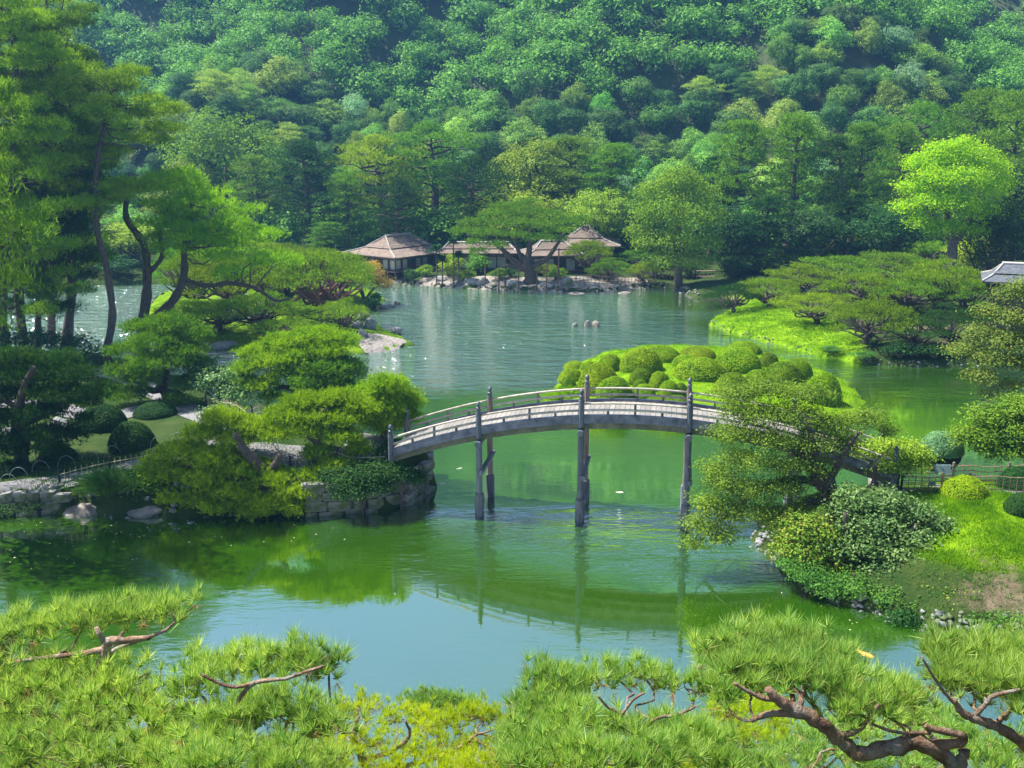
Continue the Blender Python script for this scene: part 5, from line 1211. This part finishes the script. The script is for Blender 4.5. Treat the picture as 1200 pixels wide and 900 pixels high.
hero('garden_pine', 'middle pine of the left bank with a short dark trunk before the fence', 'pine tree', Y0, [[(366, 572, 5), (366, 545, 5), (372, 520, 4.5), (368, 500, 3.5), (380, 480, 2.5)], [(370, 518, 3), (350, 505, 2)], [(370, 512, 3), (400, 505, 2)]], lb, 9000, 'needle', .24, 'pine_l', 'bark', 756, GA, k=6, up=.7)
Y0 = 46.6
lb = L3([(262, 490, 24, 8, 1.6), (295, 500, 26, 8, 1.4), (240, 508, 26, 9, 1.4), (275, 515, 24, 8, 1), (322, 508, 20, 7, 1), (215, 530, 28, 9, .8), (250, 535, 30, 9, .5), (290, 548, 28, 9, .4), (205, 555, 28, 10, .3), (240, 560, 30, 10, 0), (275, 575, 32, 10, -.2), (320, 560, 26, 8, 0), (215, 582, 26, 8, -.3), (255, 592, 26, 7, -.6), (345, 575, 26, 9, -.3), (310, 588, 26, 8, -.6), (345, 595, 16, 5, -.8), (300, 600, 18, 5, -1.0), (365, 558, 18, 7, 0), (185, 545, 18, 8, .6)], Y0)
hero('garden_pine', 'large spreading pine with twisted trunks overhanging the water at the left bank', 'pine tree', Y0, [[(305, 600, 9), (312, 575, 8), (308, 555, 7.5), (298, 540, 6.5), (285, 525, 5), (275, 508, 3)], [(310, 572, 7), (335, 562, 6.5), (360, 562, 5.5), (385, 555, 4)], [(308, 560, 5), (322, 545, 4.5), (328, 532, 3)], [(304, 570, 5), (270, 560, 4), (245, 555, 3), (220, 545, 2)], [(306, 585, 4), (280, 588, 3), (258, 590, 2)]], lb, 16500, 'needle', .24, 'pine_l', 'bark', 757, GA, k=6, up=.7, base=[PY(305, 600, Y0)[0], Y0, .7])
# clipped shrubs and bushes on the left bank
def clip(px, py, wpx, hpx, mat, lab, group=None, k=0, ry=.9):
    q = G(px, py); s = ppm(q); r = wpx/s/2; h = max(hpx/s-.3*r, r*.5)
    e = empty('clipped_shrub', lab, 'shrub', (q[0], q[1]+r*.8, gzs(q[0], q[1]+r*.8)-.05), group, k*1.1, (r, r*ry, h))
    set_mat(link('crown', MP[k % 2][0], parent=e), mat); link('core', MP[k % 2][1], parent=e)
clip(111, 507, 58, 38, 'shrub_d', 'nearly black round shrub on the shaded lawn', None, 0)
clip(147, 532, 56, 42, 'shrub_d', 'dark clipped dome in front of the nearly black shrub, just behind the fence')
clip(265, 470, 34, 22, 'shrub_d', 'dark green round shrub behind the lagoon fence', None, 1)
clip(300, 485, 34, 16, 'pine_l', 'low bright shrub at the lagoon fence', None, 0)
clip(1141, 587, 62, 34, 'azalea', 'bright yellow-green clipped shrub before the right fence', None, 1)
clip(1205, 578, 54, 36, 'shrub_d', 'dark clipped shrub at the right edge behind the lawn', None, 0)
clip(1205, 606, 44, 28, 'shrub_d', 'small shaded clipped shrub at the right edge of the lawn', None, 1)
e = empty('clipped_shrub', 'grey-green rounded shrub behind the brown lattice fence', 'shrub', (*PY(1100, 545, 48.3)[:2], 2.6), None, 0, (1.15, .9, 1.15)); set_mat(link('crown', MP[0][0], parent=e), 'hill_d'); link('core', MP[0][1], parent=e)
def bush(px, py, Y, items, n, size, mat, lab, name='bush', kind='leaf', seed=1, stems=None, **kw):
    return hero(name, lab, kw.pop('cat', 'bush'), Y, stems or [[(px, py, 2), (px, py-8, 1.5), (px+2, py-18, 1)]], L3(items, Y), n, kind, size, mat, 'bark', seed, **kw)
bush(175, 590, 47.4, [(175, 562, 26, 18, 0), (160, 572, 16, 12, -.3), (195, 575, 16, 12, -.2)], 5200, .13, 'pine_l', 'round leafy shrub between the grass clump and the big left pine', seed=761, up=.5)
bush(425, 590, 46.2, [(400, 560, 26, 14, 0), (430, 558, 26, 15, 0), (455, 556, 20, 12, .3), (415, 575, 26, 12, -.4), (445, 570, 18, 9, -.2)], 9000, .13, 'shrub_d', 'dark leafy bush covering the top of the stone abutment', seed=762)
bush(470, 568, 46.9, [(472, 556, 14, 10, 0), (486, 560, 12, 9, .6)], 2200, .12, 'broad_d', 'small dark bush hanging under the left bridge end', seed=763)
bush(255, 445, 62, [(255, 448, 20, 16, 0), (240, 440, 14, 12, 1), (275, 460, 18, 12, -.6), (282, 440, 10, 8, .5)], 4200, .22, 'rhodo', 'pale glossy leafy shrub by the lagoon behind the fence', seed=764)
bush(30, 592, 46.2, [(20, 594, 26, 6, 0), (-8, 598, 20, 6, -.2), (42, 592, 14, 5, 0)], 2200, .10, 'broad_d', 'ivy-like dark growth on the retaining wall', seed=765)
bush(40, 415, 72, [(10, 402, 26, 12, 2), (45, 400, 26, 12, 2), (80, 404, 22, 10, 2), (-20, 404, 30, 14, 2), (105, 412, 14, 7, 1)], 4200, .24, 'shrub_d', 'dark undergrowth between the feet of the tall pines', seed=766)
bush(165, 560, 50, [(250, 486, 14, 8, 4), (262, 480, 10, 6, 4)], 900, .14, 'rhodo', 'small pale shrub beside the lagoon fence end', seed=767)
bush(1120, 715, 35.6, [(1120, 700, 24, 10, 0), (1150, 690, 20, 8, .6), (1095, 690, 18, 8, .5)], 4200, .12, 'bush_brown', 'reddish-green ground cover on the bare slope of the right bank', seed=768)
clip(60, 545, 46, 26, 'shrub_d', 'low dark ground shrub behind the first hoops', None, 0)
clip(5, 560, 46, 24, 'shrub_d', 'dark ground shrub at the left edge behind the path', None, 1)
clip(175, 492, 52, 24, 'shrub_d', 'dark low shrub under the rounded pine beside the inner path', None, 0)
bush(1140, 735, 34.6, [(1100, 735, 26, 9, 0), (1140, 738, 28, 9, -.2), (1185, 742, 30, 9, -.4), (1060, 725, 20, 8, .3)], 7000, .11, 'shrub_d', 'dark low shrubs along the waterline at the lower right', seed=769)
bush(1160, 700, 37, [(1150, 702, 18, 8, 0), (1175, 712, 18, 8, -.3)], 2600, .11, 'grass_d', 'small dark green bush on the bare slope', seed=770)
bush(1190, 690, 37.5, [(1190, 690, 22, 10, 0), (1215, 700, 22, 12, 0), (1172, 684, 16, 7, .3)], 4000, .12, 'broad_d', 'dark leafy bush at the right edge of the sloping bank', seed=791)
bush(1085, 705, 36.8, [(1085, 690, 24, 14, .3), (1060, 700, 20, 12, 0), (1105, 700, 20, 10, 0)], 6500, .12, 'broad_d', 'dark bush under the broad-leaved tree near the water', seed=792)
bush(945, 690, 37.4, [(945, 672, 22, 10, 0), (965, 684, 22, 10, -.3), (925, 662, 14, 8, .3)], 5000, .10, 'grass_d', 'dark sedge hanging over the bank stones below the bamboo-grass', seed=793, up=1.2)
# grass clump
def clump(px, py, lab, r, h, n, mat, seed, wd=.03):
    q = G(px, py); rng = rs(seed); b = np.concatenate([rng.normal(size=(n, 2))*r*.3, np.zeros((n, 1))], 1); d = unit(np.concatenate([b[:, :2]/r*1.6+rng.normal(size=(n, 2))*.25, np.ones((n, 1))], 1)); s_ = unit(np.cross(d, rng.normal(size=(n, 3))))*wd; L_ = h*(.6+.5*rng.rand(n, 1))
    mid = b+d*L_*.6; tip = b+d*L_*1.0+np.concatenate([d[:, :2]*L_*.35, -L_*.12], 1)
    V = np.stack([b-s_*.5, b+s_*.5, mid+s_*.45, mid-s_*.45], 1); V2 = np.stack([mid-s_*.45, mid+s_*.45, tip], 1)
    tag(link('grass_clump', mesh_np('grass_clump', [(V.reshape(-1, 3), np.arange(4*n).reshape(n, 4)), (V2.reshape(-1, 3), np.arange(3*n).reshape(n, 3))]), M[mat], loc=q), lab, 'grass clump')
clump(128, 574, 'dark green fountain-like grass clump at the water side of the left path', 1.1, 1.25, 2600, 'grass_d', 1)
clump(655, 470, 'yellow-green iris clump with flowers at the left end of the azalea island', 1.0, 1.1, 900, 'grass', 2, .04)
clump(668, 462, 'second iris clump nearest the small brownish azalea ball', .8, .9, 700, 'grass', 3, .04)

# ---- right bank
Y0 = 41.0
M['overhang'] = foliage('leaf_feathery_olive', (.08, .15, .015), (.17, .25, .03), hue=.005, val=.03, clump=.4, cscale=.9)
MT = [(860, 462, 34, 9, 1), (900, 455, 34, 9, 1.4), (945, 462, 34, 9, 1.2), (880, 485, 40, 11, .6), (930, 488, 42, 11, .8), (975, 498, 38, 10, 1), (1015, 490, 28, 9, 1.6), (1040, 505, 16, 8, 1.8), (855, 508, 30, 10, 0), (900, 515, 36, 11, 0), (948, 520, 36, 11, .3), (990, 522, 30, 10, .8), (870, 540, 34, 11, -.6), (915, 545, 32, 11, -.3), (955, 548, 26, 10, 0), (850, 565, 30, 11, -1), (885, 575, 34, 12, -1), (925, 572, 28, 11, -.6), (832, 590, 26, 11, -1.4), (865, 602, 32, 12, -1.4), (900, 602, 26, 11, -1.2), (820, 615, 22, 10, -1.7), (845, 628, 24, 10, -1.8), (812, 638, 14, 7, -2), (935, 600, 22, 9, -.8), (835, 550, 20, 8, -.4)]
hero('maple_tree', 'feathery green tree leaning left over the water and hiding the right end of the bridge', 'maple tree', Y0,
     [[(1000, 640, 11), (980, 600, 11), (972, 575, 11), (962, 560, 12), (950, 545, 7), (928, 525, 4), (905, 505, 2)], [(970, 566, 6), (982, 545, 4), (995, 522, 2.5), (1008, 505, 1.5)], [(960, 565, 6), (925, 562, 4.5), (890, 575, 3.2), (855, 600, 2.2), (830, 622, 1.5)], [(962, 560, 6), (955, 530, 4), (945, 490, 2.6)], [(975, 585, 6), (935, 592, 3.5), (900, 602, 2.2)], [(1000, 585, 3), (1022, 572, 5), (1026, 558, 3), (1024, 545, 2)]],
     [(a_, b_, c_, d_, e_, f_*1.45) for a_, b_, c_, d_, e_, f_ in L3(MT, Y0)], 58000, 'leaf', .10, 'overhang', 'bark', 771, up=.9, shell=.75, lower=.5, base=[PY(1000, 640, Y0)[0], Y0, gzs(PY(1000, 640, Y0)[0], Y0)], limb_r=.03)
bush(1040, 690, 38.6, [(1000, 585, 21, 11, 1), (1035, 588, 23, 11, 1), (1070, 600, 20, 11, 1), (1095, 615, 16, 11, 0.8), (1030, 612, 25, 13, 0.3), (1065, 630, 25, 13, 0), (1000, 615, 20, 11, 0.4), (985, 600, 16, 9, 0.8), (1015, 640, 21, 13, -0.4), (1050, 650, 21, 13, -0.6), (1085, 645, 16, 11, -0.2), (990, 645, 15, 11, -0.3), (1030, 668, 20, 9, -1), (960, 640, 13, 8, 0)], 17000, .15, 'rhodo', 'broad-leaved grey-green tree with pale leaf edges on the right bank', 'broadleaf_tree', seed=772, cat='tree',
     stems=[[(1015, 690, 10), (1012, 665, 9), (1018, 640, 6), (1030, 610, 4)], [(1012, 668, 6), (1045, 645, 4), (1075, 615, 3)], [(1014, 660, 5), (995, 630, 3.5), (990, 600, 2)]], up=.8, shell=.35)
bush(945, 660, 38.8, [(930, 622, 28, 24, .4), (955, 632, 28, 26, .2), (975, 648, 22, 22, 0), (940, 650, 22, 16, -.5), (918, 645, 16, 14, -.2), (985, 668, 20, 14, -.5)], 13000, .13, 'bush_brown', 'green and brown bamboo-grass bush at the corner of the right bank', seed=773, kind='leaf', up=1.0)
bush(1000, 690, 36.6, [(1000, 688, 24, 12, 0), (1040, 700, 26, 12, -.4), (1075, 712, 24, 10, -.8), (975, 690, 16, 10, .1), (1110, 722, 22, 9, -1.1)], 8000, .12, 'grass_d', 'low dark green plants trailing to the water below the right bank tree', seed=774)
bush(1180, 735, 34.2, [(1180, 728, 26, 12, 0), (1150, 735, 20, 9, -.3), (1205, 720, 20, 10, .3)], 4500, .12, 'grass_d', 'dark green low bush at the right edge above the foreground pine', seed=775)
Y0 = 43.8
bush(1052, 575, Y0, [(1010, 532, 16, 10, 0), (1035, 530, 24, 14, 0), (1062, 530, 24, 13, 0), (1080, 538, 14, 9, -.2), (1040, 545, 24, 10, -.5), (1070, 548, 16, 8, -.5)], 9000, .13, 'broad_l', 'pale flowering shrub wrapped round the right end post of the bridge', seed=776, up=.9)
# right edge shrub tree over the fence
Y0 = 47.5
bush(1190, 560, Y0, [(1135, 510, 20, 10, -.5), (1160, 490, 28, 13, 0), (1195, 478, 28, 13, 0), (1150, 515, 24, 10, -.6), (1185, 505, 30, 12, -.5), (1220, 495, 28, 14, 0), (1170, 528, 24, 9, -.8), (1205, 528, 24, 10, -.8), (1240, 515, 26, 13, 0)], 19000, .15, 'broad_m', 'spreading green broadleaf tree at the right edge over the lattice fence', 'broadleaf_tree', seed=777, cat='tree',
     stems=[[(1225, 575, 8), (1215, 545, 6), (1200, 520, 4), (1180, 500, 3)], [(1215, 540, 4), (1190, 530, 2.5), (1160, 515, 1.5)], [(1212, 530, 4), (1225, 505, 2.5)]], up=.9)
Y0 = 52.0
OM = [(1190, 345, 26, 9, 1), (1215, 335, 30, 10, 0), (1160, 365, 20, 8, 1), (1190, 372, 30, 10, 0), (1150, 390, 24, 9, .5), (1180, 400, 30, 10, -.3), (1215, 395, 30, 11, 0), (1130, 410, 22, 8, 0), (1165, 420, 28, 9, -.6), (1200, 425, 28, 10, -.6), (1150, 440, 20, 7, -.9), (1185, 450, 16, 6, -1), (1158, 462, 12, 5, -1.2), (1235, 430, 28, 12, 0), (1240, 370, 30, 12, 0)]
hero('maple_tree', 'maple with olive and reddish leaves reaching in from the right edge over the water', 'maple tree', Y0, [[(1300, 560, 10), (1285, 500, 8), (1260, 450, 6), (1225, 428, 4.5), (1195, 420, 3), (1160, 424, 2)], [(1262, 452, 5), (1245, 410, 4), (1215, 380, 3), (1185, 360, 1.8)], [(1235, 435, 3), (1205, 448, 2), (1170, 452, 1.2)]], L3(OM, Y0), 21000, 'leaf', .15, 'bush_brown', 'bark', 778, up=1.0, shell=.7, lower=.5, base=[PY(1300, 560, Y0)[0], Y0, -.3])
dk = [o for o in bpy.data.objects if o.get('label', '').startswith('maple with olive')][0]
[c for c in dk.children if c.name.startswith('crown')][0].data.materials[0] = foliage('leaf_maple_olive', (.07, .14, .02), (.17, .19, .04), hue=.01, val=.05)

# ================================================================== FOREGROUND PINES
M['fg_dry'] = foliage('brown_dry_needles', (.28, .17, .07), (.42, .30, .14), hue=.01, val=.05)
GF = 'pines growing on the slope below the viewpoint'
def bough(name_label, Y0, stems, pads, n, mat, seed, length=.13, k=40, wd=.0055):
    rng = rs(seed); t = MB(); st = [smooth_pts(world_pts([(a[0], a[1], a[2]*.68) for a in s], Y0), 5) for s in stems]
    a0 = st[0][0]; base = np.array([a0[0], a0[1]-.2, float(near_z(a0[0], a0[1]-.2))]); 
    ext = np.array([[*base, a0[3]*1.5], [base[0], base[1]+.05, (base[2]+a0[2])/2, a0[3]*1.3], a0]); t.tube(smooth_pts(ext, 3)[:, :3], list(smooth_pts(ext, 3)[:, 3]), 9)
    for s in st:
        rr = s[:, 3]*(1+.10*np.sin(np.arange(len(s))*1.9+seed)); sp = s[:, :3]+rng.normal(size=(len(s), 3))*s[:, 3:4]*.10; t.tube(sp, list(rr), 10)
    lobes = [(a_, b_, c_, d_, e_, f_*.8) for a_, b_, c_, d_, e_, f_ in L3(pads, Y0)]; PA = np.concatenate(st); tips = []; tn = []
    n = int(n*.68); p, nn, _ = lobe_pts(lobes, n, rng, .9, .8); p = p+rng.normal(size=p.shape)*.045; LA = np.array(lobes)
    # main twigs to each pad, then fine twigs to part of the tufts
    for L in lobes:
        c = np.array(L[:3]); d = np.linalg.norm(PA[:, :3]-c, axis=1)+np.maximum(PA[:, 2]-c[2], 0); j = int(np.argmin(d)); a = PA[j]
        limb(t, a[:3], c-np.array([0, 0, L[5]*.4]), min(a[3]*.55, .022), .009, rng, .05, 7, 6)
        for q_ in range(5):
            an = rng.rand()*6.28; e_ = c+np.array([math.cos(an)*L[3]*.8, math.sin(an)*L[4]*.8, L[5]*(.1+.5*rng.rand())]); limb(t, c-np.array([0, 0, L[5]*.4]), e_, .009, .004, rng, .03, 5, 5)
    for j in range(0, n, 5):
        c = LA[np.argmin(np.linalg.norm(LA[:, :3]-p[j], axis=1)), :3]; a = c+(p[j]-c)*.5-np.array([0, 0, .04]); limb(t, a, p[j], .0045, .0035, rng, .0, 4, 2)
    t.v = [tuple(np.array(v)-base) for v in t.v]; e = empty('foreground_pine', name_label, 'pine tree', base, GF)
    link('trunk', t.mesh('trunk', True), M['fg_bark'], e)
    V, Fc = needle_tufts(p-base, unit(nn*.35+np.array([0, 0, .9])+rng.normal(size=p.shape)*.25), length*.95, wd, k, rng, .42, .22, .15); link('needles', mesh_np('needles', [(V, Fc)]), M[mat], e)
    j = rng.choice(len(p), max(len(p)//7, 5)); V, Fc = needle_tufts(p[j]-base-np.array([0, 0, .05]), unit(rng.normal(size=(len(j), 3))+np.array([0, 0, .1])), length*.8, wd*.8, 16, rng, .8, -.1)
    link('dry_needles', mesh_np('dry_needles', [(V, Fc)]), M['fg_dry'], e); return e
bough('green foreground pine at the lower left with a forked reddish branch', 6.6,
      [[(95, 900, 14), (85, 850, 12), (108, 800, 9), (122, 770, 9), (128, 752, 8), (150, 750, 6), (176, 747, 4)], [(126, 760, 7), (100, 765, 5), (60, 770, 4), (20, 775, 3)], [(122, 752, 5), (112, 735, 4)], [(88, 860, 9), (110, 880, 9), (150, 900, 8)]],
      [(95, 730, 50, 20, .4), (150, 722, 50, 18, .6), (205, 718, 36, 14, .7), (40, 738, 50, 20, .3), (0, 750, 40, 22, .2), (60, 790, 60, 22, 0), (130, 800, 60, 24, -.1), (20, 830, 60, 26, -.3), (90, 845, 60, 26, -.4), (170, 835, 50, 26, -.3), (220, 850, 50, 24, -.2), (30, 885, 60, 26, -.7), (110, 895, 60, 26, -.8), (190, 890, 60, 24, -.7), (-20, 790, 50, 26, -.1)], 1500, 'fg_needle', 801)
bough('foreground pine with a long bare bough pointing right at the bottom left', 5.9,
      [[(190, 905, 11), (235, 890, 9), (280, 874, 8), (320, 866, 7), (350, 860, 5), (372, 860, 3)], [(300, 872, 6), (278, 895, 5), (262, 905, 4)], [(240, 885, 5), (280, 820, 4), (300, 800, 4), (335, 795, 3), (380, 780, 2.5)], [(300, 800, 4), (270, 805, 3), (235, 790, 2.5)]],
      [(250, 785, 40, 17, .6), (300, 778, 44, 18, .6), (350, 778, 40, 16, .6), (385, 782, 20, 12, .7), (230, 805, 30, 16, .3), (290, 840, 50, 20, .1), (340, 835, 44, 18, .1), (250, 862, 50, 22, -.1), (320, 895, 60, 18, -.4), (240, 900, 50, 18, -.6), (380, 850, 30, 20, 0)], 1150, 'fg_needle', 802)
bough('yellow-green pine crown in the lower middle of the picture', 9.6,
      [[(440, 925, 9), (425, 890, 7), (415, 865, 5), (420, 840, 3)], [(428, 890, 5), (460, 880, 4), (480, 862, 3), (475, 845, 2)], [(440, 905, 5), (520, 885, 4), (560, 860, 3)]],
      [(400, 835, 30, 16, .8), (430, 828, 26, 16, .8), (460, 840, 30, 14, .5), (495, 845, 30, 14, .5), (530, 848, 30, 14, .3), (565, 840, 30, 16, .3), (600, 850, 30, 16, 0), (385, 865, 34, 18, .2), (430, 870, 34, 18, 0), (490, 878, 40, 14, 0), (545, 878, 40, 18, 0), (600, 880, 36, 18, -.2), (640, 870, 36, 18, 0), (400, 895, 40, 16, -.4), (460, 900, 40, 14, -.5), (530, 900, 40, 14, -.5), (600, 905, 40, 14, -.5), (370, 890, 30, 20, -.3)], 2100, 'fg_needle_y', 803, .11, 30, .005)
bough('small green pine top behind the yellow-green one at the bottom middle', 12.5, [[(515, 880, 5), (514, 850, 4), (515, 835, 2)]], [(490, 822, 22, 9, 0), (520, 822, 26, 9, 0), (548, 828, 18, 8, 0), (505, 832, 24, 8, -.2), (540, 838, 20, 8, -.2)], 620, 'fg_needle', 804, .12, 26, .007)
bough('foreground pine with upright shoots in the lower middle right', 6.1,
      [[(740, 925, 12), (735, 885, 9), (690, 868, 7), (650, 866, 6), (620, 872, 5)], [(735, 890, 6), (745, 862, 4), (728, 838, 3.2), (712, 828, 2.5), (700, 815, 2)], [(728, 838, 3), (742, 820, 2.5), (755, 812, 2)], [(745, 862, 4), (770, 842, 3), (792, 838, 2.5), (815, 828, 2)], [(738, 885, 5), (780, 870, 4)]],
      [(640, 800, 22, 20, .4), (655, 825, 34, 22, .3), (620, 835, 28, 20, .2), (690, 800, 22, 12, .5), (720, 790, 22, 8, .6), (755, 790, 24, 9, .6), (785, 800, 20, 9, .5), (815, 810, 18, 8, .4), (670, 850, 40, 22, 0), (720, 855, 26, 14, 0), (620, 870, 40, 20, -.1), (770, 862, 40, 18, 0), (820, 870, 40, 18, -.1), (690, 890, 50, 20, -.4), (760, 890, 50, 20, -.4), (620, 898, 40, 18, -.4), (840, 892, 44, 18, -.3), (660, 790, 16, 10, .5)], 1500, 'fg_needle', 805)
bough('foreground pine with a thick gnarled red-brown trunk at the lower right', 5.6,
      [[(1130, 925, 15), (1110, 890, 14), (1075, 870, 15), (1040, 878, 14), (1005, 882, 13), (985, 868, 12), (965, 850, 12), (940, 835, 12), (915, 822, 10), (900, 808, 7)], [(940, 838, 7), (905, 836, 6), (880, 845, 4)], [(985, 862, 6), (1005, 856, 5), (1020, 840, 3.5), (1030, 825, 3)], [(1075, 872, 9), (1120, 872, 9), (1128, 862, 7), (1095, 855, 6), (1085, 850, 4)], [(1090, 858, 4), (1050, 858, 3), (1020, 848, 2.5)], [(915, 822, 5), (885, 815, 4), (860, 800, 3)], [(1130, 880, 9), (1125, 905, 10), (1140, 930, 9)]],
      [(850, 765, 36, 18, .6), (900, 755, 44, 18, .8), (950, 765, 40, 18, .7), (982, 780, 26, 14, .6), (870, 790, 40, 18, .3), (930, 790, 44, 20, .3), (985, 800, 40, 18, .3), (1036, 818, 34, 14, .4), (1070, 822, 20, 14, .4), (850, 808, 26, 12, .2), (1000, 828, 40, 16, .1), (1045, 830, 34, 14, .2)], 1250, 'fg_needle', 806)
bough('foreground pine with dark branching twigs at the right edge', 5.4,
      [[(1235, 925, 14), (1215, 890, 12), (1195, 868, 10), (1165, 850, 9), (1140, 842, 8), (1125, 832, 6), (1118, 820, 4)], [(1140, 842, 5), (1155, 825, 4), (1165, 815, 4), (1195, 808, 3)], [(1130, 835, 4), (1110, 815, 3), (1095, 795, 2.5), (1080, 770, 2)], [(1165, 850, 5), (1185, 832, 4), (1200, 825, 3)]],
      [(1100, 768, 22, 14, .6), (1120, 772, 36, 18, .5), (1165, 775, 40, 18, .5), (1205, 770, 36, 20, .5), (1130, 800, 36, 16, .3), (1180, 800, 40, 16, .2), (1225, 800, 40, 20, .1), (1110, 795, 24, 12, .3), (1210, 835, 30, 14, 0)], 900, 'fg_needle', 807)
bough('bright yellow-green pine top glimpsed behind the gnarled pine', 9.2, [[(890, 960, 8), (885, 910, 6), (880, 860, 3)]], [(850, 835, 30, 14, .3), (880, 822, 30, 12, .6), (910, 838, 30, 14, .3), (860, 862, 36, 16, 0), (910, 868, 36, 16, 0), (820, 862, 30, 14, 0)], 900, 'fg_needle_y', 808, .11, 28, .005)
bough('lower green pine filling the bottom right corner under the gnarled trunk', 8.3, [[(1010, 980, 9), (1000, 920, 7), (990, 880, 4)], [(1005, 930, 6), (1100, 900, 4), (1160, 880, 3)]],
      [(950, 885, 44, 20, 0), (1010, 860, 40, 16, .6), (1060, 848, 40, 16, .8), (1020, 898, 46, 20, -.3), (1080, 892, 46, 20, -.3), (1130, 870, 44, 20, 0), (1170, 895, 44, 22, -.3), (1100, 845, 36, 16, .7), (900, 900, 44, 18, -.4), (1210, 880, 40, 24, -.2), (860, 905, 40, 16, -.5), (960, 860, 30, 14, .5)], 1900, 'fg_needle', 809, .12, 28, .006)
bough('low filling pine under the middle foreground pines', 8.0, [[(690, 980, 9), (690, 930, 7), (690, 900, 4)]], [(600, 905, 50, 18, 0), (660, 900, 50, 18, 0), (730, 905, 50, 18, 0), (800, 905, 50, 18, 0), (560, 915, 40, 18, 0)], 800, 'fg_needle_y', 810, .12, 28, .006)
bough('low green pine along the bottom left under the bare bough', 8.0, [[(200, 980, 9), (190, 930, 7), (190, 890, 4)]], [(20, 870, 60, 24, 0), (100, 862, 60, 24, 0), (180, 868, 60, 24, 0), (260, 880, 60, 22, 0), (330, 885, 60, 20, 0), (380, 900, 50, 20, -.2), (60, 905, 60, 22, -.5), (160, 910, 60, 22, -.5), (0, 820, 60, 24, .8), (60, 812, 50, 20, 1.0), (150, 815, 40, 16, 1.0)], 1900, 'fg_needle', 811, .12, 28, .006)

# floating leaves and blossom specks on the pond
rng = rs(901); c = []
for x0, x1, y0, y1, k in ((0, 170, 612, 668, 34), (150, 420, 606, 640, 26), (900, 1040, 690, 760, 12)):
    for _ in range(k): c.append(P(x0+(x1-x0)*rng.rand(), y0+(y1-y0)*rng.rand()**1.4, .012))
c = np.array(c); n_ = len(c); a = rng.rand(n_)*6.28; L_ = .03+.035*rng.rand(n_); u1 = np.stack([np.cos(a)*L_, np.sin(a)*L_, 0*a], 1); u2 = np.stack([-np.sin(a)*L_*.6, np.cos(a)*L_*.6, 0*a], 1)
o = link('floating_leaves', mesh_np('floating_leaves', [(np.stack([c-u1, c+u2, c+u1, c-u2], 1).reshape(-1, 3), np.arange(4*n_).reshape(n_, 4))]), surf('pale_fallen_leaf', (.30, .28, .12), (.62, .60, .45), scale=2, bump=0)); tag(o, 'pale fallen leaves floating on the green water', 'fallen leaves', kind='stuff')
# ================================================================== AIR
hz = MB(); hz.box((0, 230, 90-1.2), (1400, 560, 182)); me = hz.mesh('haze')
m, n, out = newmat('valley_air'); v = N(n, 'ShaderNodeVolumePrincipled'); v.inputs['Color'].default_value = (.20, .50, 1, 1); v.inputs['Density'].default_value = .00042; v.inputs['Anisotropy'].default_value = .35
n.links.new(v.outputs[0], out.inputs['Volume']); o = link('haze', me, m); o['kind'] = 'stuff'; o['label'] = 'thin blue haze over the garden and hillside'
o.visible_shadow = True
